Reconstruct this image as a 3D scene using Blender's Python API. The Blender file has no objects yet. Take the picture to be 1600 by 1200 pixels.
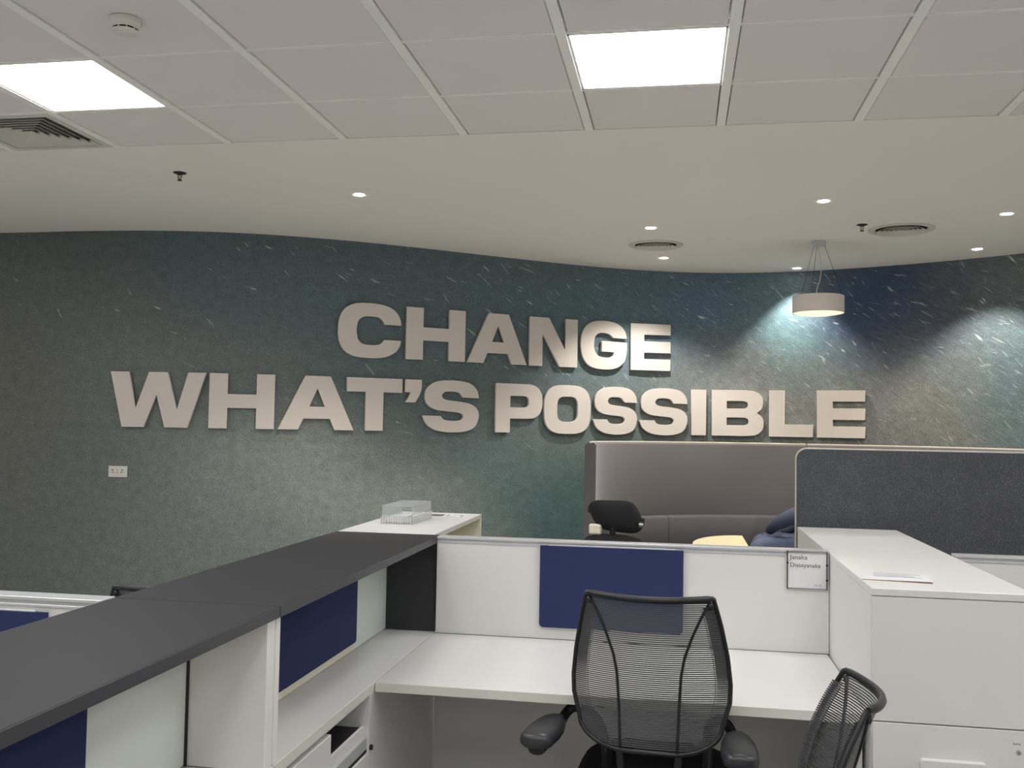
import bpy, bmesh, math, random
from mathutils import Vector, Matrix
random.seed(7)
PI = math.pi
S = bpy.context.scene
COL = S.collection

# ------------------------------------------------------------------ camera
cam_d = bpy.data.cameras.new('camera')
cam = bpy.data.objects.new('camera', cam_d)
COL.objects.link(cam)
S.camera = cam
YAW, PITCH, ROLL, HC = -0.1713, 0.0435, 0.0172, 1.52
_f = Vector((math.sin(YAW)*math.cos(PITCH), math.cos(YAW)*math.cos(PITCH), math.sin(PITCH)))
_r = Vector((math.cos(YAW), -math.sin(YAW), 0))
_u = _r.cross(_f)
_r2 = _r*math.cos(ROLL) + _u*math.sin(ROLL)
_u2 = -_r*math.sin(ROLL) + _u*math.cos(ROLL)
cam.matrix_world = Matrix(((_r2.x, _u2.x, -_f.x, 0), (_r2.y, _u2.y, -_f.y, 0), (_r2.z, _u2.z, -_f.z, HC), (0, 0, 0, 1)))
cam_d.sensor_width = 36
cam_d.lens = 1504.5/1600*36
cam_d.clip_start = 0.05

# ------------------------------------------------------------------ world, exposure
W = bpy.data.worlds.new('world'); S.world = W
W.use_nodes = True
W.node_tree.nodes['Background'].inputs[0].default_value = (0.5, 0.5, 0.5, 1)
W.node_tree.nodes['Background'].inputs[1].default_value = 0.05
S.view_settings.view_transform = 'Standard'
S.view_settings.look = 'None'
S.view_settings.gamma = 1
S.view_settings.use_curve_mapping = False
S.view_settings.exposure = 0.36
S.cycles.max_bounces = 10
S.cycles.diffuse_bounces = 6
S.cycles.sample_clamp_indirect = 6
PANEL_POWER = 9.9        # radiance of the ceiling light panels
PANEL_COL = (1.0, 0.99, 0.985)
DOWN_W = 112.0            # watts of a downlight spot
DOWN_COL = (1.0, 0.95, 0.87)
PEND_W = 9.0

CZ = HC + 1.431          # ceiling height

# ------------------------------------------------------------------ materials
def srgb(r, g, b):
    def c(v):
        v /= 255.0
        return v/12.92 if v <= 0.04045 else ((v+0.055)/1.055)**2.4
    return (c(r), c(g), c(b), 1)

class NT:
    def __init__(s, m):
        m.use_nodes = True
        s.t = m.node_tree; s.n = s.t.nodes; s.l = s.t.links
        s.b = s.n['Principled BSDF']
    def new(s, t, **k):
        n = s.n.new(t)
        for a, v in k.items(): setattr(n, a, v)
        return n
    def link(s, a, b): s.l.new(a, b)
    def math(s, op, a, b=None, c=None, clamp=False):
        n = s.new('ShaderNodeMath', operation=op); n.use_clamp = clamp
        for i, v in enumerate((a, b, c)):
            if v is None: continue
            if isinstance(v, (int, float)): n.inputs[i].default_value = v
            else: s.link(v, n.inputs[i])
        return n.outputs[0]
    def mix(s, fac, a, b, blend='MIX'):
        n = s.new('ShaderNodeMix', data_type='RGBA', blend_type=blend)
        for sock, v in ((n.inputs[0], fac), (n.inputs[6], a), (n.inputs[7], b)):
            if isinstance(v, (int, float)): sock.default_value = v
            elif isinstance(v, (tuple, list)): sock.default_value = v
            else: s.link(v, sock)
        return n.outputs[2]
    def noise(s, vec, scale, detail=3, rough=0.5, dist=0):
        n = s.new('ShaderNodeTexNoise')
        n.inputs['Scale'].default_value = scale; n.inputs['Detail'].default_value = detail
        n.inputs['Roughness'].default_value = rough; n.inputs['Distortion'].default_value = dist
        if vec is not None: s.link(vec, n.inputs['Vector'])
        return n.outputs[0]
    def ramp(s, fac, stops):
        n = s.new('ShaderNodeValToRGB')
        e = n.color_ramp.elements
        while len(e) < len(stops): e.new(0.5)
        for i, (p, c) in enumerate(stops):
            e[i].position = p; e[i].color = c if isinstance(c, (tuple, list)) else (c, c, c, 1)
        s.link(fac, n.inputs[0])
        return n.outputs[0]
    def bump(s, h, strength, dist=0.002):
        n = s.new('ShaderNodeBump'); n.inputs['Strength'].default_value = strength
        n.inputs['Distance'].default_value = dist
        s.link(h, n.inputs['Height']); s.link(n.outputs[0], s.b.inputs['Normal'])

def mat(name, col, rough=0.5, metal=0.0, var=0.06, scale=6.0, bump=0.0, bscale=200.0, spec=0.5, stretch=None, sheen=0):
    m = bpy.data.materials.new(name); t = NT(m)
    tc = t.new('ShaderNodeTexCoord'); v = tc.outputs['Object']
    if stretch:
        mp = t.new('ShaderNodeMapping'); mp.inputs['Scale'].default_value = stretch
        t.link(v, mp.inputs['Vector']); v = mp.outputs[0]
    n = t.noise(v, scale, 4)
    f = t.math('MULTIPLY_ADD', n, var*2, 1.0-var)
    mul = t.new('ShaderNodeVectorMath', operation='SCALE')
    mul.inputs[0].default_value = col[:3]; t.link(f, mul.inputs['Scale'])
    t.link(mul.outputs[0], t.b.inputs['Base Color'])
    t.b.inputs['Roughness'].default_value = rough
    t.b.inputs['Metallic'].default_value = metal
    t.b.inputs['Specular IOR Level'].default_value = spec
    if sheen: t.b.inputs['Sheen Weight'].default_value = sheen
    if bump: t.bump(t.noise(v, bscale, 2), bump)
    return m

M = {}
M['laminate'] = mat('white_laminate', srgb(220, 220, 217), 0.40, var=0.012, bump=0.02, bscale=600)
M['laminate_cream'] = mat('cream_laminate', srgb(232, 228, 208), 0.4, var=0.012)
M['laminate_lit'] = mat('lit_laminate', srgb(236, 236, 230), 0.4, var=0.012)  # same white laminate, made paler to stand in for light on the gables
M['edge'] = mat('laminate_edging', srgb(222, 222, 212), 0.4, var=0.01)
M['black_top'] = mat('charcoal_worktop', srgb(46, 46, 49), 0.5, var=0.05, spec=0.3, scale=3, bump=0.04, bscale=300, stretch=(1, 0.25, 1))
M['black_edge'] = mat('charcoal_edging', srgb(66, 66, 70), 0.4, var=0.03)
M['black_panel'] = mat('black_end_panel', srgb(42, 43, 47), 0.45, var=0.04)
M['alu'] = mat('aluminium_rail', srgb(206, 207, 210), 0.32, metal=0.35, var=0.02, stretch=(0.3, 8, 8))
M['navy_board'] = mat('navy_tackboard', srgb(48, 56, 94), 0.9, var=0.06, scale=90, bump=0.1, bscale=900, spec=0.2)
M['frost_glass'] = mat('frosted_glass', srgb(228, 234, 228), 0.28, var=0.01)
M['plastic_white'] = mat('white_plastic', srgb(225, 222, 214), 0.4, var=0.01)
M['paint_white'] = mat('white_letter_paint', srgb(222, 214, 207), 0.5, var=0.008)
M['black_plastic'] = mat('black_plastic', srgb(30, 31, 34), 0.38, var=0.05)
M['arm_rubber'] = mat('soft_black_armrest', srgb(52, 53, 57), 0.33, var=0.04)
M['mesh'] = mat('mesh_thread', srgb(80, 81, 84), 0.4, var=0.05)
M['black_fabric'] = mat('black_upholstery', srgb(23, 23, 26), 0.9, var=0.1, scale=120, bump=0.15, bscale=700)
M['black_liner'] = mat('black_liner', srgb(26, 26, 29), 0.6)
M['chrome'] = mat('chrome', srgb(190, 190, 190), 0.2, metal=1, var=0.01)
M['dark_metal'] = mat('dark_metal', srgb(48, 48, 46), 0.4, metal=0.4)
M['tile'] = mat('ceiling_tile', srgb(234, 231, 227), 0.85, var=0.02, scale=2.5, bump=0.03, bscale=500)
M['strip'] = mat('ceiling_strip', srgb(251, 250, 246), 0.6, var=0.01)
M['gypsum'] = mat('gypsum_paint', srgb(243, 241, 234), 0.85, var=0.015, scale=0.8)
M['void'] = mat('ceiling_void', srgb(70, 70, 68), 0.9)
M['grille'] = mat('painted_grille', srgb(214, 212, 204), 0.5, var=0.02)
M['slot_dark'] = mat('dark_slot', srgb(30, 28, 26), 0.8)
M['wall_plain'] = mat('plain_wall_paint', srgb(225, 223, 219), 0.8, var=0.02, scale=1.5)
M['carpet'] = mat('carpet', srgb(172, 171, 170), 0.95, var=0.2, scale=60, bump=0.3, bscale=400)
M['booth'] = mat('taupe_booth_velvet', srgb(74, 72, 74), 0.8, var=0.06, scale=2.5, bump=0.06, bscale=500, sheen=0.25)
M['booth_low'] = mat('grey_booth_cushion', srgb(68, 66, 70), 0.85, var=0.05, scale=3, bump=0.06, bscale=500)
M['piping'] = mat('pale_piping', srgb(196, 192, 178), 0.6)
M['table_cream'] = mat('cream_tabletop', srgb(174, 165, 134), 0.5, var=0.02)
M['trouser'] = mat('blue_trouser_cloth', srgb(60, 68, 90), 0.85, var=0.08, scale=30, bump=0.1, bscale=500)
M['sweater'] = mat('navy_sweater_cloth', srgb(40, 46, 66), 0.9, var=0.08, scale=30, bump=0.12, bscale=400)
M['skin'] = mat('skin', srgb(150, 104, 78), 0.5, var=0.03)
M['hair'] = mat('hair', srgb(28, 22, 20), 0.6, var=0.1)
M['paper'] = mat('paper', srgb(222, 222, 224), 0.7, var=0.008)
M['ink'] = mat('print_ink', srgb(64, 64, 70), 0.7)
M['ink_grey'] = mat('grey_ink', srgb(150, 150, 156), 0.7)
M['dark_print'] = mat('dark_leaflet_print', srgb(76, 78, 70), 0.5, var=0.2, scale=40)
M['kraft'] = mat('kraft_card', srgb(190, 150, 110), 0.8)
M['lamp_shade'] = mat('white_lamp_shade', srgb(240, 232, 226), 0.75, var=0.01, bump=0.05, bscale=600)

def screen_fabric():
    m = bpy.data.materials.new('charcoal_melange_fabric'); t = NT(m)
    v = t.new('ShaderNodeTexCoord').outputs['Object']
    a = t.noise(v, 160, 3); b = t.noise(v, 12, 3)
    mp = t.new('ShaderNodeMapping'); mp.inputs['Scale'].default_value = (60, 60, 260); t.link(v, mp.inputs['Vector'])
    c = t.noise(mp.outputs[0], 3, 2)
    h = t.math('ADD', t.math('MULTIPLY', a, 0.6), t.math('MULTIPLY', c, 0.4))
    h = t.math('MULTIPLY_ADD', b, 0.15, h)
    t.link(t.ramp(h, [(0.3, srgb(52, 54, 60)), (0.6, srgb(80, 82, 88)), (0.8, srgb(110, 112, 116))]), t.b.inputs['Base Color'])
    t.b.inputs['Roughness'].default_value = 0.95
    t.bump(h, 0.25)
    return m
M['screen'] = screen_fabric()

def emit(name, col, strength):
    m = bpy.data.materials.new(name); m.use_nodes = True
    n = m.node_tree.nodes; b = n['Principled BSDF']
    b.inputs['Base Color'].default_value = (0.8, 0.8, 0.8, 1)
    b.inputs['Emission Color'].default_value = (*col, 1)
    b.inputs['Emission Strength'].default_value = strength
    return m
M['panel'] = emit('lit_diffuser_panel', PANEL_COL, PANEL_POWER)
M['down'] = emit('lit_downlight_lens', (1.0, 0.97, 0.9), 14)
M['pend'] = emit('lit_pendant_diffuser', (1.0, 0.80, 0.52), 0.85)

def acrylic():
    m = bpy.data.materials.new('clear_acrylic'); t = NT(m)
    t.b.inputs['Base Color'].default_value = (0.86, 0.87, 0.87, 1)
    t.b.inputs['Roughness'].default_value = 0.08
    tr = t.new('ShaderNodeBsdfTransparent'); tr.inputs[0].default_value = (0.97, 0.98, 0.98, 1)
    lw = t.new('ShaderNodeLayerWeight'); lw.inputs[0].default_value = 0.35
    mx = t.new('ShaderNodeMixShader')
    t.link(t.math('MULTIPLY_ADD', lw.outputs['Fresnel'], 0.55, 0.07, clamp=True), mx.inputs[0])
    t.link(tr.outputs[0], mx.inputs[1]); t.link(t.b.outputs[0], mx.inputs[2])
    t.link(mx.outputs[0], t.n['Material Output'].inputs[0])
    return m
M['acrylic'] = acrylic()

def mural():
    m = bpy.data.materials.new('painterly_wall_mural'); t = NT(m)
    tc = t.new('ShaderNodeTexCoord'); sep = t.new('ShaderNodeSeparateXYZ'); t.link(tc.outputs['Object'], sep.inputs[0])
    x, z = sep.outputs['X'], sep.outputs['Z']
    cmb = t.new('ShaderNodeCombineXYZ'); t.link(x, cmb.inputs[0]); t.link(z, cmb.inputs[1])
    v = cmb.outputs[0]
    nz = t.noise(v, 0.9, 4, 0.55)
    wob = t.math('MULTIPLY_ADD', nz, 1.0, -0.5)
    x2 = t.math('ADD', x, wob)
    nz2 = t.noise(v, 1.3, 3)
    z2 = t.math('MULTIPLY_ADD', t.math('SUBTRACT', nz2, 0.5), 0.7, z)
    def blob(cx, cz, sx, sz, ang, amp):
        ca, sa = math.cos(math.radians(ang)), math.sin(math.radians(ang))
        dx = t.math('SUBTRACT', x2, cx); dz = t.math('SUBTRACT', z2, cz)
        a = t.math('DIVIDE', t.math('ADD', t.math('MULTIPLY', dx, ca), t.math('MULTIPLY', dz, sa)), sx)
        b = t.math('DIVIDE', t.math('SUBTRACT', t.math('MULTIPLY', dz, ca), t.math('MULTIPLY', dx, sa)), sz)
        r = t.math('ADD', t.math('MULTIPLY', a, a), t.math('MULTIPLY', b, b))
        e = t.math('POWER', 2.718, t.math('MULTIPLY', r, -1.0))
        return t.math('MULTIPLY', e, amp)
    col = srgb(112, 119, 116)
    for (cx, cz, sx, sz, ang, amp, c) in MURAL:
        col = t.mix(blob(cx, cz, sx, sz, ang, amp), col, c)
    # fine mottling
    fine = t.noise(v, 14, 6, 0.72)
    col = t.mix(1.0, col, t.ramp(fine, [(0.25, 0.72), (0.5, 0.98), (0.8, 1.28)]), 'MULTIPLY')
    grain = t.noise(v, 90, 3, 0.7)
    col = t.mix(1.0, col, t.ramp(grain, [(0.3, 0.70), (0.7, 1.30)]), 'MULTIPLY')
    # fine diagonal fibres
    mpf = t.new('ShaderNodeMapping'); mpf.inputs['Rotation'].default_value = (0, 0, math.radians(40)); t.link(v, mpf.inputs['Vector'])
    mpf2 = t.new('ShaderNodeMapping'); mpf2.inputs['Scale'].default_value = (7, 60, 1); t.link(mpf.outputs[0], mpf2.inputs['Vector'])
    fib = t.noise(mpf2.outputs[0], 1.0, 3, 0.6, 0.8)
    rightness = t.math('MULTIPLY_ADD', x, 0.14, 0.52, clamp=True)
    fibc = t.ramp(fib, [(0.35, 0.84), (0.55, 1.0), (0.72, 1.3)])
    col = t.mix(rightness, col, t.mix(1.0, col, fibc, 'MULTIPLY'))
    # pale streaks: short diagonal flecks
    total = None
    for (rot, sx, sy, th, dist, seed) in ((38, 4.2, 34.0, 0.21, 1.0, 0.0), (18, 5.2, 42.0, 0.19, 1.3, 5.3), (54, 5.5, 40.0, 0.22, 1.2, 11.7), (30, 7.0, 52.0, 0.22, 1.2, 23.1)):
        mp = t.new('ShaderNodeMapping'); mp.inputs['Rotation'].default_value = (0, 0, math.radians(rot)); t.link(v, mp.inputs['Vector'])
        mp2 = t.new('ShaderNodeMapping'); mp2.inputs['Scale'].default_value = (sx, sy, 1); mp2.inputs['Location'].default_value = (seed, seed*1.7, 0)
        t.link(mp.outputs[0], mp2.inputs['Vector'])
        dn = t.new('ShaderNodeTexNoise'); dn.inputs['Scale'].default_value = 0.9; t.link(mp2.outputs[0], dn.inputs['Vector'])
        ad = t.new('ShaderNodeVectorMath', operation='MULTIPLY_ADD'); ad.inputs[1].default_value = (dist, dist*2.2, 0)
        t.link(dn.outputs['Color'], ad.inputs[0]); t.link(mp2.outputs[0], ad.inputs[2])
        vo = t.new('ShaderNodeTexVoronoi'); vo.inputs['Scale'].default_value = 1.0; t.link(ad.outputs[0], vo.inputs['Vector'])
        near = t.math('MULTIPLY', t.math('SUBTRACT', th, vo.outputs['Distance']), 1/th*1.6, clamp=True)
        sc = t.new('ShaderNodeSeparateColor'); t.link(vo.outputs['Color'], sc.inputs[0])
        pick = t.math('GREATER_THAN', sc.outputs[0], t.math('MULTIPLY_ADD', rightness, -0.52, 0.98))
        s_ = t.math('MULTIPLY', near, t.math('MULTIPLY', pick, sc.outputs[1]))
        total = s_ if total is None else t.math('MAXIMUM', total, s_)
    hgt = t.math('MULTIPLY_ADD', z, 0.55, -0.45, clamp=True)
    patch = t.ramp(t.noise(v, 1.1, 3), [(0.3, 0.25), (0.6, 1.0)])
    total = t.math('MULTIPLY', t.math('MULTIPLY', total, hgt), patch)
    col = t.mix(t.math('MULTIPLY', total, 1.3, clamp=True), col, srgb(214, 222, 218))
    t.link(col, t.b.inputs['Base Color'])
    t.b.inputs['Roughness'].default_value = 0.62
    t.bump(t.math('ADD', grain, t.math('MULTIPLY', fib, 0.6)), 0.25, 0.003)
    return m
# (centre x, centre z, size along, size across, tilt in degrees, amount, colour) of the mural's painted clouds, two holding downlight glow
MURAL = [
    (-3.4, 2.75, 3.0, 0.62, -6, 0.9, srgb(82, 97, 102)),
    (-2.4, 2.35, 1.9, 0.50, -24, 0.75, srgb(90, 110, 112)),
    (-5.2, 1.6, 0.9, 1.6, 0, 0.7, srgb(106, 108, 100)),
    (-2.6, 1.0, 1.1, 0.4, -20, 0.6, srgb(146, 155, 150)),
    (-1.5, 1.25, 1.5, 0.30, -38, 0.7, srgb(92, 112, 114)),
    (-0.85, 0.75, 0.75, 0.55, 0, 0.85, srgb(66, 94, 94)),
    (-0.6, 2.55, 1.7, 0.55, -6, 0.85, srgb(92, 118, 128)),
    (0.25, 2.6, 0.8, 0.50, -10, 0.9, srgb(92, 120, 146)),
    (1.72, 2.55, 0.60, 0.80, 14, 0.96, srgb(44, 72, 110)),
    (0.92, 2.35, 0.34, 0.42, 20, 0.7, srgb(124, 160, 162)),  # teal cloud, paled to paint in the downlight cone as well
    (0.5, 2.0, 0.6, 0.32, -20, 0.7, srgb(140, 143, 142)),  # pool of light below the downlight, put into the mural colour
    (2.3, 2.6, 0.32, 0.28, 0, 0.55, srgb(92, 92, 92)),
    (1.1, 1.75, 0.9, 0.45, 0, 0.6, srgb(138, 142, 139)),
    (2.2, 1.7, 0.5, 0.5, 0, 0.6, srgb(146, 146, 136)),
    (2.75, 1.9, 0.35, 0.9, 10, 0.6, srgb(92, 122, 130)),
]
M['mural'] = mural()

# ------------------------------------------------------------------ mesh helpers
def bx(bm, x0, x1, y0, y1, z0, z1, bev=0.0015, seg=1):
    r = bmesh.ops.create_cube(bm, size=1.0)
    vs = r['verts']
    for v in vs:
        v.co = Vector((x0 if v.co.x < 0 else x1, y0 if v.co.y < 0 else y1, z0 if v.co.z < 0 else z1))
    if bev:
        es = list({e for v in vs for e in v.link_edges})
        bmesh.ops.bevel(bm, geom=es, offset=bev, segments=seg, affect='EDGES', clamp_overlap=True)
    return bm
def BX(*a, **k): return bx(bmesh.new(), *a, **k)

def lathe(bm, prof, n=32, c=(0, 0, 0)):
    rings = []
    for (r, z) in prof:
        if r < 1e-6: rings.append([bm.verts.new((c[0], c[1], c[2]+z))])
        else: rings.append([bm.verts.new((c[0]+r*math.cos(2*PI*i/n), c[1]+r*math.sin(2*PI*i/n), c[2]+z)) for i in range(n)])
    for a, b in zip(rings, rings[1:]):
        for i in range(n):
            j = (i+1) % n
            if len(a) == 1 and len(b) == 1: continue
            if len(a) == 1: bm.faces.new((a[0], b[j], b[i]))
            elif len(b) == 1: bm.faces.new((a[i], a[j], b[0]))
            else: bm.faces.new((a[i], a[j], b[j], b[i]))
    return bm
def LA(*a, **k): return lathe(bmesh.new(), *a, **k)

def tube(bm, pts, rad, n=8, closed=False, flat=1.0):
    pts = [Vector(p) for p in pts]; m = len(pts); rings = []
    rad = rad if isinstance(rad, (list, tuple)) else [rad]*m
    up = Vector((0, 0, 1)); prev = None
    for i, p in enumerate(pts):
        if closed: t = pts[(i+1) % m] - pts[i-1]
        else: t = pts[min(i+1, m-1)] - pts[max(i-1, 0)]
        t.normalize()
        if prev is None:
            a = t.cross(up)
            if a.length < 1e-3: a = t.cross(Vector((0, 1, 0)))
            a.normalize()
        else:
            a = prev - t*prev.dot(t); a.normalize()
        prev = a; b = t.cross(a)
        rings.append([bm.verts.new(p + (a*math.cos(2*PI*k/n) + b*math.sin(2*PI*k/n)*flat)*rad[i]) for k in range(n)])
    for i in range(m if closed else m-1):
        A, B = rings[i], rings[(i+1) % m]
        for k in range(n):
            bm.faces.new((A[k], A[(k+1) % n], B[(k+1) % n], B[k]))
    if not closed:
        bm.faces.new(rings[0][::-1]); bm.faces.new(rings[-1])
    return bm
def TU(*a, **k): return tube(bmesh.new(), *a, **k)

def smooth_pts(pts, k=6, closed=False):
    P = [Vector(p) for p in pts]; n = len(P); out = []
    for i in range(n if closed else n-1):
        p1, p2 = P[i], P[(i+1) % n]
        p0 = P[i-1] if (closed or i > 0) else p1*2-p2
        p3 = P[(i+2) % n] if (closed or i+2 < n) else p2*2-p1
        for j in range(k):
            t = j/k
            out.append(0.5*((2*p1)+(p2-p0)*t+(2*p0-5*p1+4*p2-p3)*t*t+(3*p1-p0-3*p2+p3)*t**3))
    if not closed: out.append(P[-1])
    return out

def loft(bm, rings, cap=True, closed=True):
    R = [[bm.verts.new(p) for p in r] for r in rings]
    n = len(R[0])
    for a, b in zip(R, R[1:]):
        for k in range(n if closed else n-1):
            bm.faces.new((a[k], a[(k+1) % n], b[(k+1) % n], b[k]))
    if cap:
        bm.faces.new(R[0][::-1]); bm.faces.new(R[-1])
    return bm

def slab_from_outline(pts, y0, y1):
    """outline in (x,z), extruded along y"""
    bm = bmesh.new()
    loft(bm, [[(p[0], y0, p[1]) for p in pts], [(p[0], y1, p[1]) for p in pts]])
    return bm

def rrect(x0, x1, z0, z1, r, seg=6, corners=(1, 1, 1, 1)):
    out = []
    for (cx, cz, a0, on) in ((x1-r, z1-r, 0, corners[0]), (x0+r, z1-r, 90, corners[1]), (x0+r, z0+r, 180, corners[2]), (x1-r, z0+r, 270, corners[3])):
        if on:
            for i in range(seg+1):
                a = math.radians(a0+90*i/seg); out.append((cx+r*math.cos(a), cz+r*math.sin(a)))
        else:
            a = math.radians(a0+45); out.append((cx+r*math.copysign(1, math.cos(a)), cz+r*math.copysign(1, math.sin(a))))
    return out

def finish(bm, name, m, smooth=None):
    bmesh.ops.recalc_face_normals(bm, faces=bm.faces)
    me = bpy.data.meshes.new(name); bm.to_mesh(me); bm.free()
    if m is not None: me.materials.append(m)
    if smooth:
        for p in me.polygons: p.use_smooth = True
        me.set_sharp_from_angle(angle=math.radians(smooth))
    return me

def obj(name, bm, m, parent=None, smooth=None, world=True, label=None):
    """link one mesh as ONE object; with a parent and world=True the mesh is given in world coordinates"""
    me = finish(bm, name, m, smooth)
    o = bpy.data.objects.new(name, me); COL.objects.link(o)
    if parent is not None:
        o.parent = parent
        if world:
            p = parent; off = Vector((0, 0, 0))
            while p is not None: off += p.location; p = p.parent
            me.transform(Matrix.Translation(-off))
    if label: o['label'] = label
    return o

def thing(name, label, cat, loc=(0, 0, 0), rz=0, group=None):
    o = bpy.data.objects.new(name, None); COL.objects.link(o)
    o.empty_display_size = 0.1
    o.location = loc; o.rotation_euler = (0, 0, rz)
    o['label'] = label; o['category'] = cat
    if group: o['group'] = group
    return o

def tag(o, label, cat, group=None):
    o['label'] = label; o['category'] = cat
    if group: o['group'] = group
    return o

def origin(o, loc):
    """move a top-level mesh object's origin to loc, keeping the shape in place"""
    o.data.transform(Matrix.Translation(-Vector(loc))); o.location = loc
    return o

def struct(name, bm, m, parent=None, smooth=None):
    o = obj(name, bm, m, parent, smooth)
    o['kind'] = 'structure'
    return o

def kids(o): return [c for c in bpy.data.objects if c.parent == o]
def dup(root, loc, rz, label, group=None):
    def cp(o, par):
        c = o.copy(); COL.objects.link(c)
        if par is not None: c.parent = par
        for ch in kids(o): cp(ch, c)
        return c
    r = cp(root, None); r.location = loc; r.rotation_euler = (0, 0, rz); r['label'] = label
    if group: r['group'] = group
    return r

# ------------------------------------------------------------------ room shell
POLY = [-5.72563381968628e-05, -0.0006383261660592415, 5.354916775428125e-05, 0.015770485666191474,
        -0.011567036910669164, -0.256808233654474, 0.29007511870135483, 8.880770373958864]
def wall_y(x):
    if x > 2.75: return wall_y(2.75) - 0.66*(x-2.75)
    if x < -5.0: return wall_y(-5.0)
    r = 0.0
    for c in POLY: r = r*x + c
    return r
XL, XR, YB = -6.4, 4.4, -5.6

def build_shell():
    struct('floor', BX(XL-0.1, XR+0.1, YB-0.1, 9.3, -0.1, 0.0, bev=0), M['carpet'])
    # curved mural wall
    bm = bmesh.new(); n = 160
    xs = [XL + (XR-XL)*i/n for i in range(n+1)]
    f0 = [bm.verts.new((x, wall_y(x), 0)) for x in xs]; f1 = [bm.verts.new((x, wall_y(x), CZ)) for x in xs]
    b0 = [bm.verts.new((x, 9.3, 0)) for x in xs]; b1 = [bm.verts.new((x, 9.3, CZ)) for x in xs]
    for i in range(n):
        bm.faces.new((f0[i], f0[i+1], f1[i+1], f1[i])); bm.faces.new((b0[i+1], b0[i], b1[i], b1[i+1]))
        bm.faces.new((f1[i], f1[i+1], b1[i+1], b1[i])); bm.faces.new((f0[i+1], f0[i], b0[i], b0[i+1]))
    bm.faces.new((f0[0], f1[0], b1[0], b0[0])); bm.faces.new((f0[n], b0[n], b1[n], f1[n]))
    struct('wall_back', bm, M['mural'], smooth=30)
    struct('wall_left', BX(XL-0.1, XL, YB, 9.3, 0, CZ+0.1, bev=0), M['wall_plain'])
    struct('wall_right', BX(XR, XR+0.1, YB, 9.3, 0, CZ+0.1, bev=0), M['wall_plain'])
    struct('wall_front', BX(XL, XR, YB-0.1, YB, 0, CZ+0.1, bev=0), M['wall_plain'])
    # ceiling: plasterboard field beyond the tiled grid, tiles as pieces of it
    CE = 4.58
    c = struct('ceiling', BX(XL, XR, CE, 9.3, CZ, CZ+0.08, bev=0), M['gypsum'])
    bm = BX(XL, XR, YB, CE-0.002, CZ+0.05, CZ+0.08, bev=0)
    obj('ceiling_void', bm, M['void'], c)
    SP, ST, TW = 0.62, -0.435, 0.040       # strip pitch, one strip's centre, strip width
    ys = [4.581, 4.027, 3.43] + [3.43-0.6*i for i in range(1, 16)]
    k0, k1 = -10, 8
    lights = {(k, r) for r in (1, 5, 9, 13) for k in (-8, -4, 0, 4)} | {(k, r) for r in (3, 7) for k in (-6, -2, 2)}  # second set: staggered unseen panels added to brighten the furniture
    far = bmesh.new()
    shared = {}
    for r in range(len(ys)-1):
        y1, y0 = ys[r], ys[r+1]
        for k in range(k0, k1):
            x0 = ST + SP*k + SP + TW/2; x1 = x0 + SP - TW
            x0 -= SP; x1 -= SP
            kk = k
            if x1 < XL or x0 > XR: continue
            x0 = max(x0, XL); x1 = min(x1, XR)
            cell = (kk, r)
            g = 0.005
            if cell in lights: continue
            if cell == (-5, 0): continue       # the square air grille sits here
            if r <= 5 and -7.0 < x0 < 4.2:
                key = (round(x1-x0, 3), round(y1-y0, 3))
                if key not in shared:
                    w, h = key
                    t = bmesh.new()
                    bx(t, -w/2+0.005, w/2-0.005, -h/2+g, h/2-g, 0, 0.02, bev=0.003)
                    shared[key] = finish(t, 'ceiling_tile', M['tile'])
                o = bpy.data.objects.new('ceiling_tile', shared[key]); COL.objects.link(o)
                o.parent = c; o.location = ((x0+x1)/2, (y0+y1)/2, CZ+0.002)
            else:
                bx(far, x0, x1, y0+g, y1-g, CZ+0.002, CZ+0.02, bev=0)
    o = obj('ceiling_tile_field', far, M['tile'], c); o['kind'] = 'stuff'
    for k in range(k0, k1+1):
        x = ST + SP*k
        if XL+0.05 < x < XR-0.05:
            b = bmesh.new()
            bx(b, x-TW/2, x+TW/2, YB+0.01, CE-0.006, CZ-0.004, CZ+0.03, bev=0.002)
            obj('ceiling_strip', b, M['strip'], c)
    return lights, ys, SP, ST, TW
LIGHTS, YS, SP, ST, TW = build_shell()

# cross joints between tile rows: a pale lip beside each recessed joint
CEIL = bpy.data.objects['ceiling']
for y in YS[1:7]:
    b = BX(XL, XR, y-0.012, y-0.002, CZ-0.0005, CZ+0.018, bev=0.001)
    bx(b, XL, XR, y+0.003, y+0.008, CZ-0.0005, CZ+0.018, bev=0.001)
    obj('cross_rail', b, M['strip'], CEIL)

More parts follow.
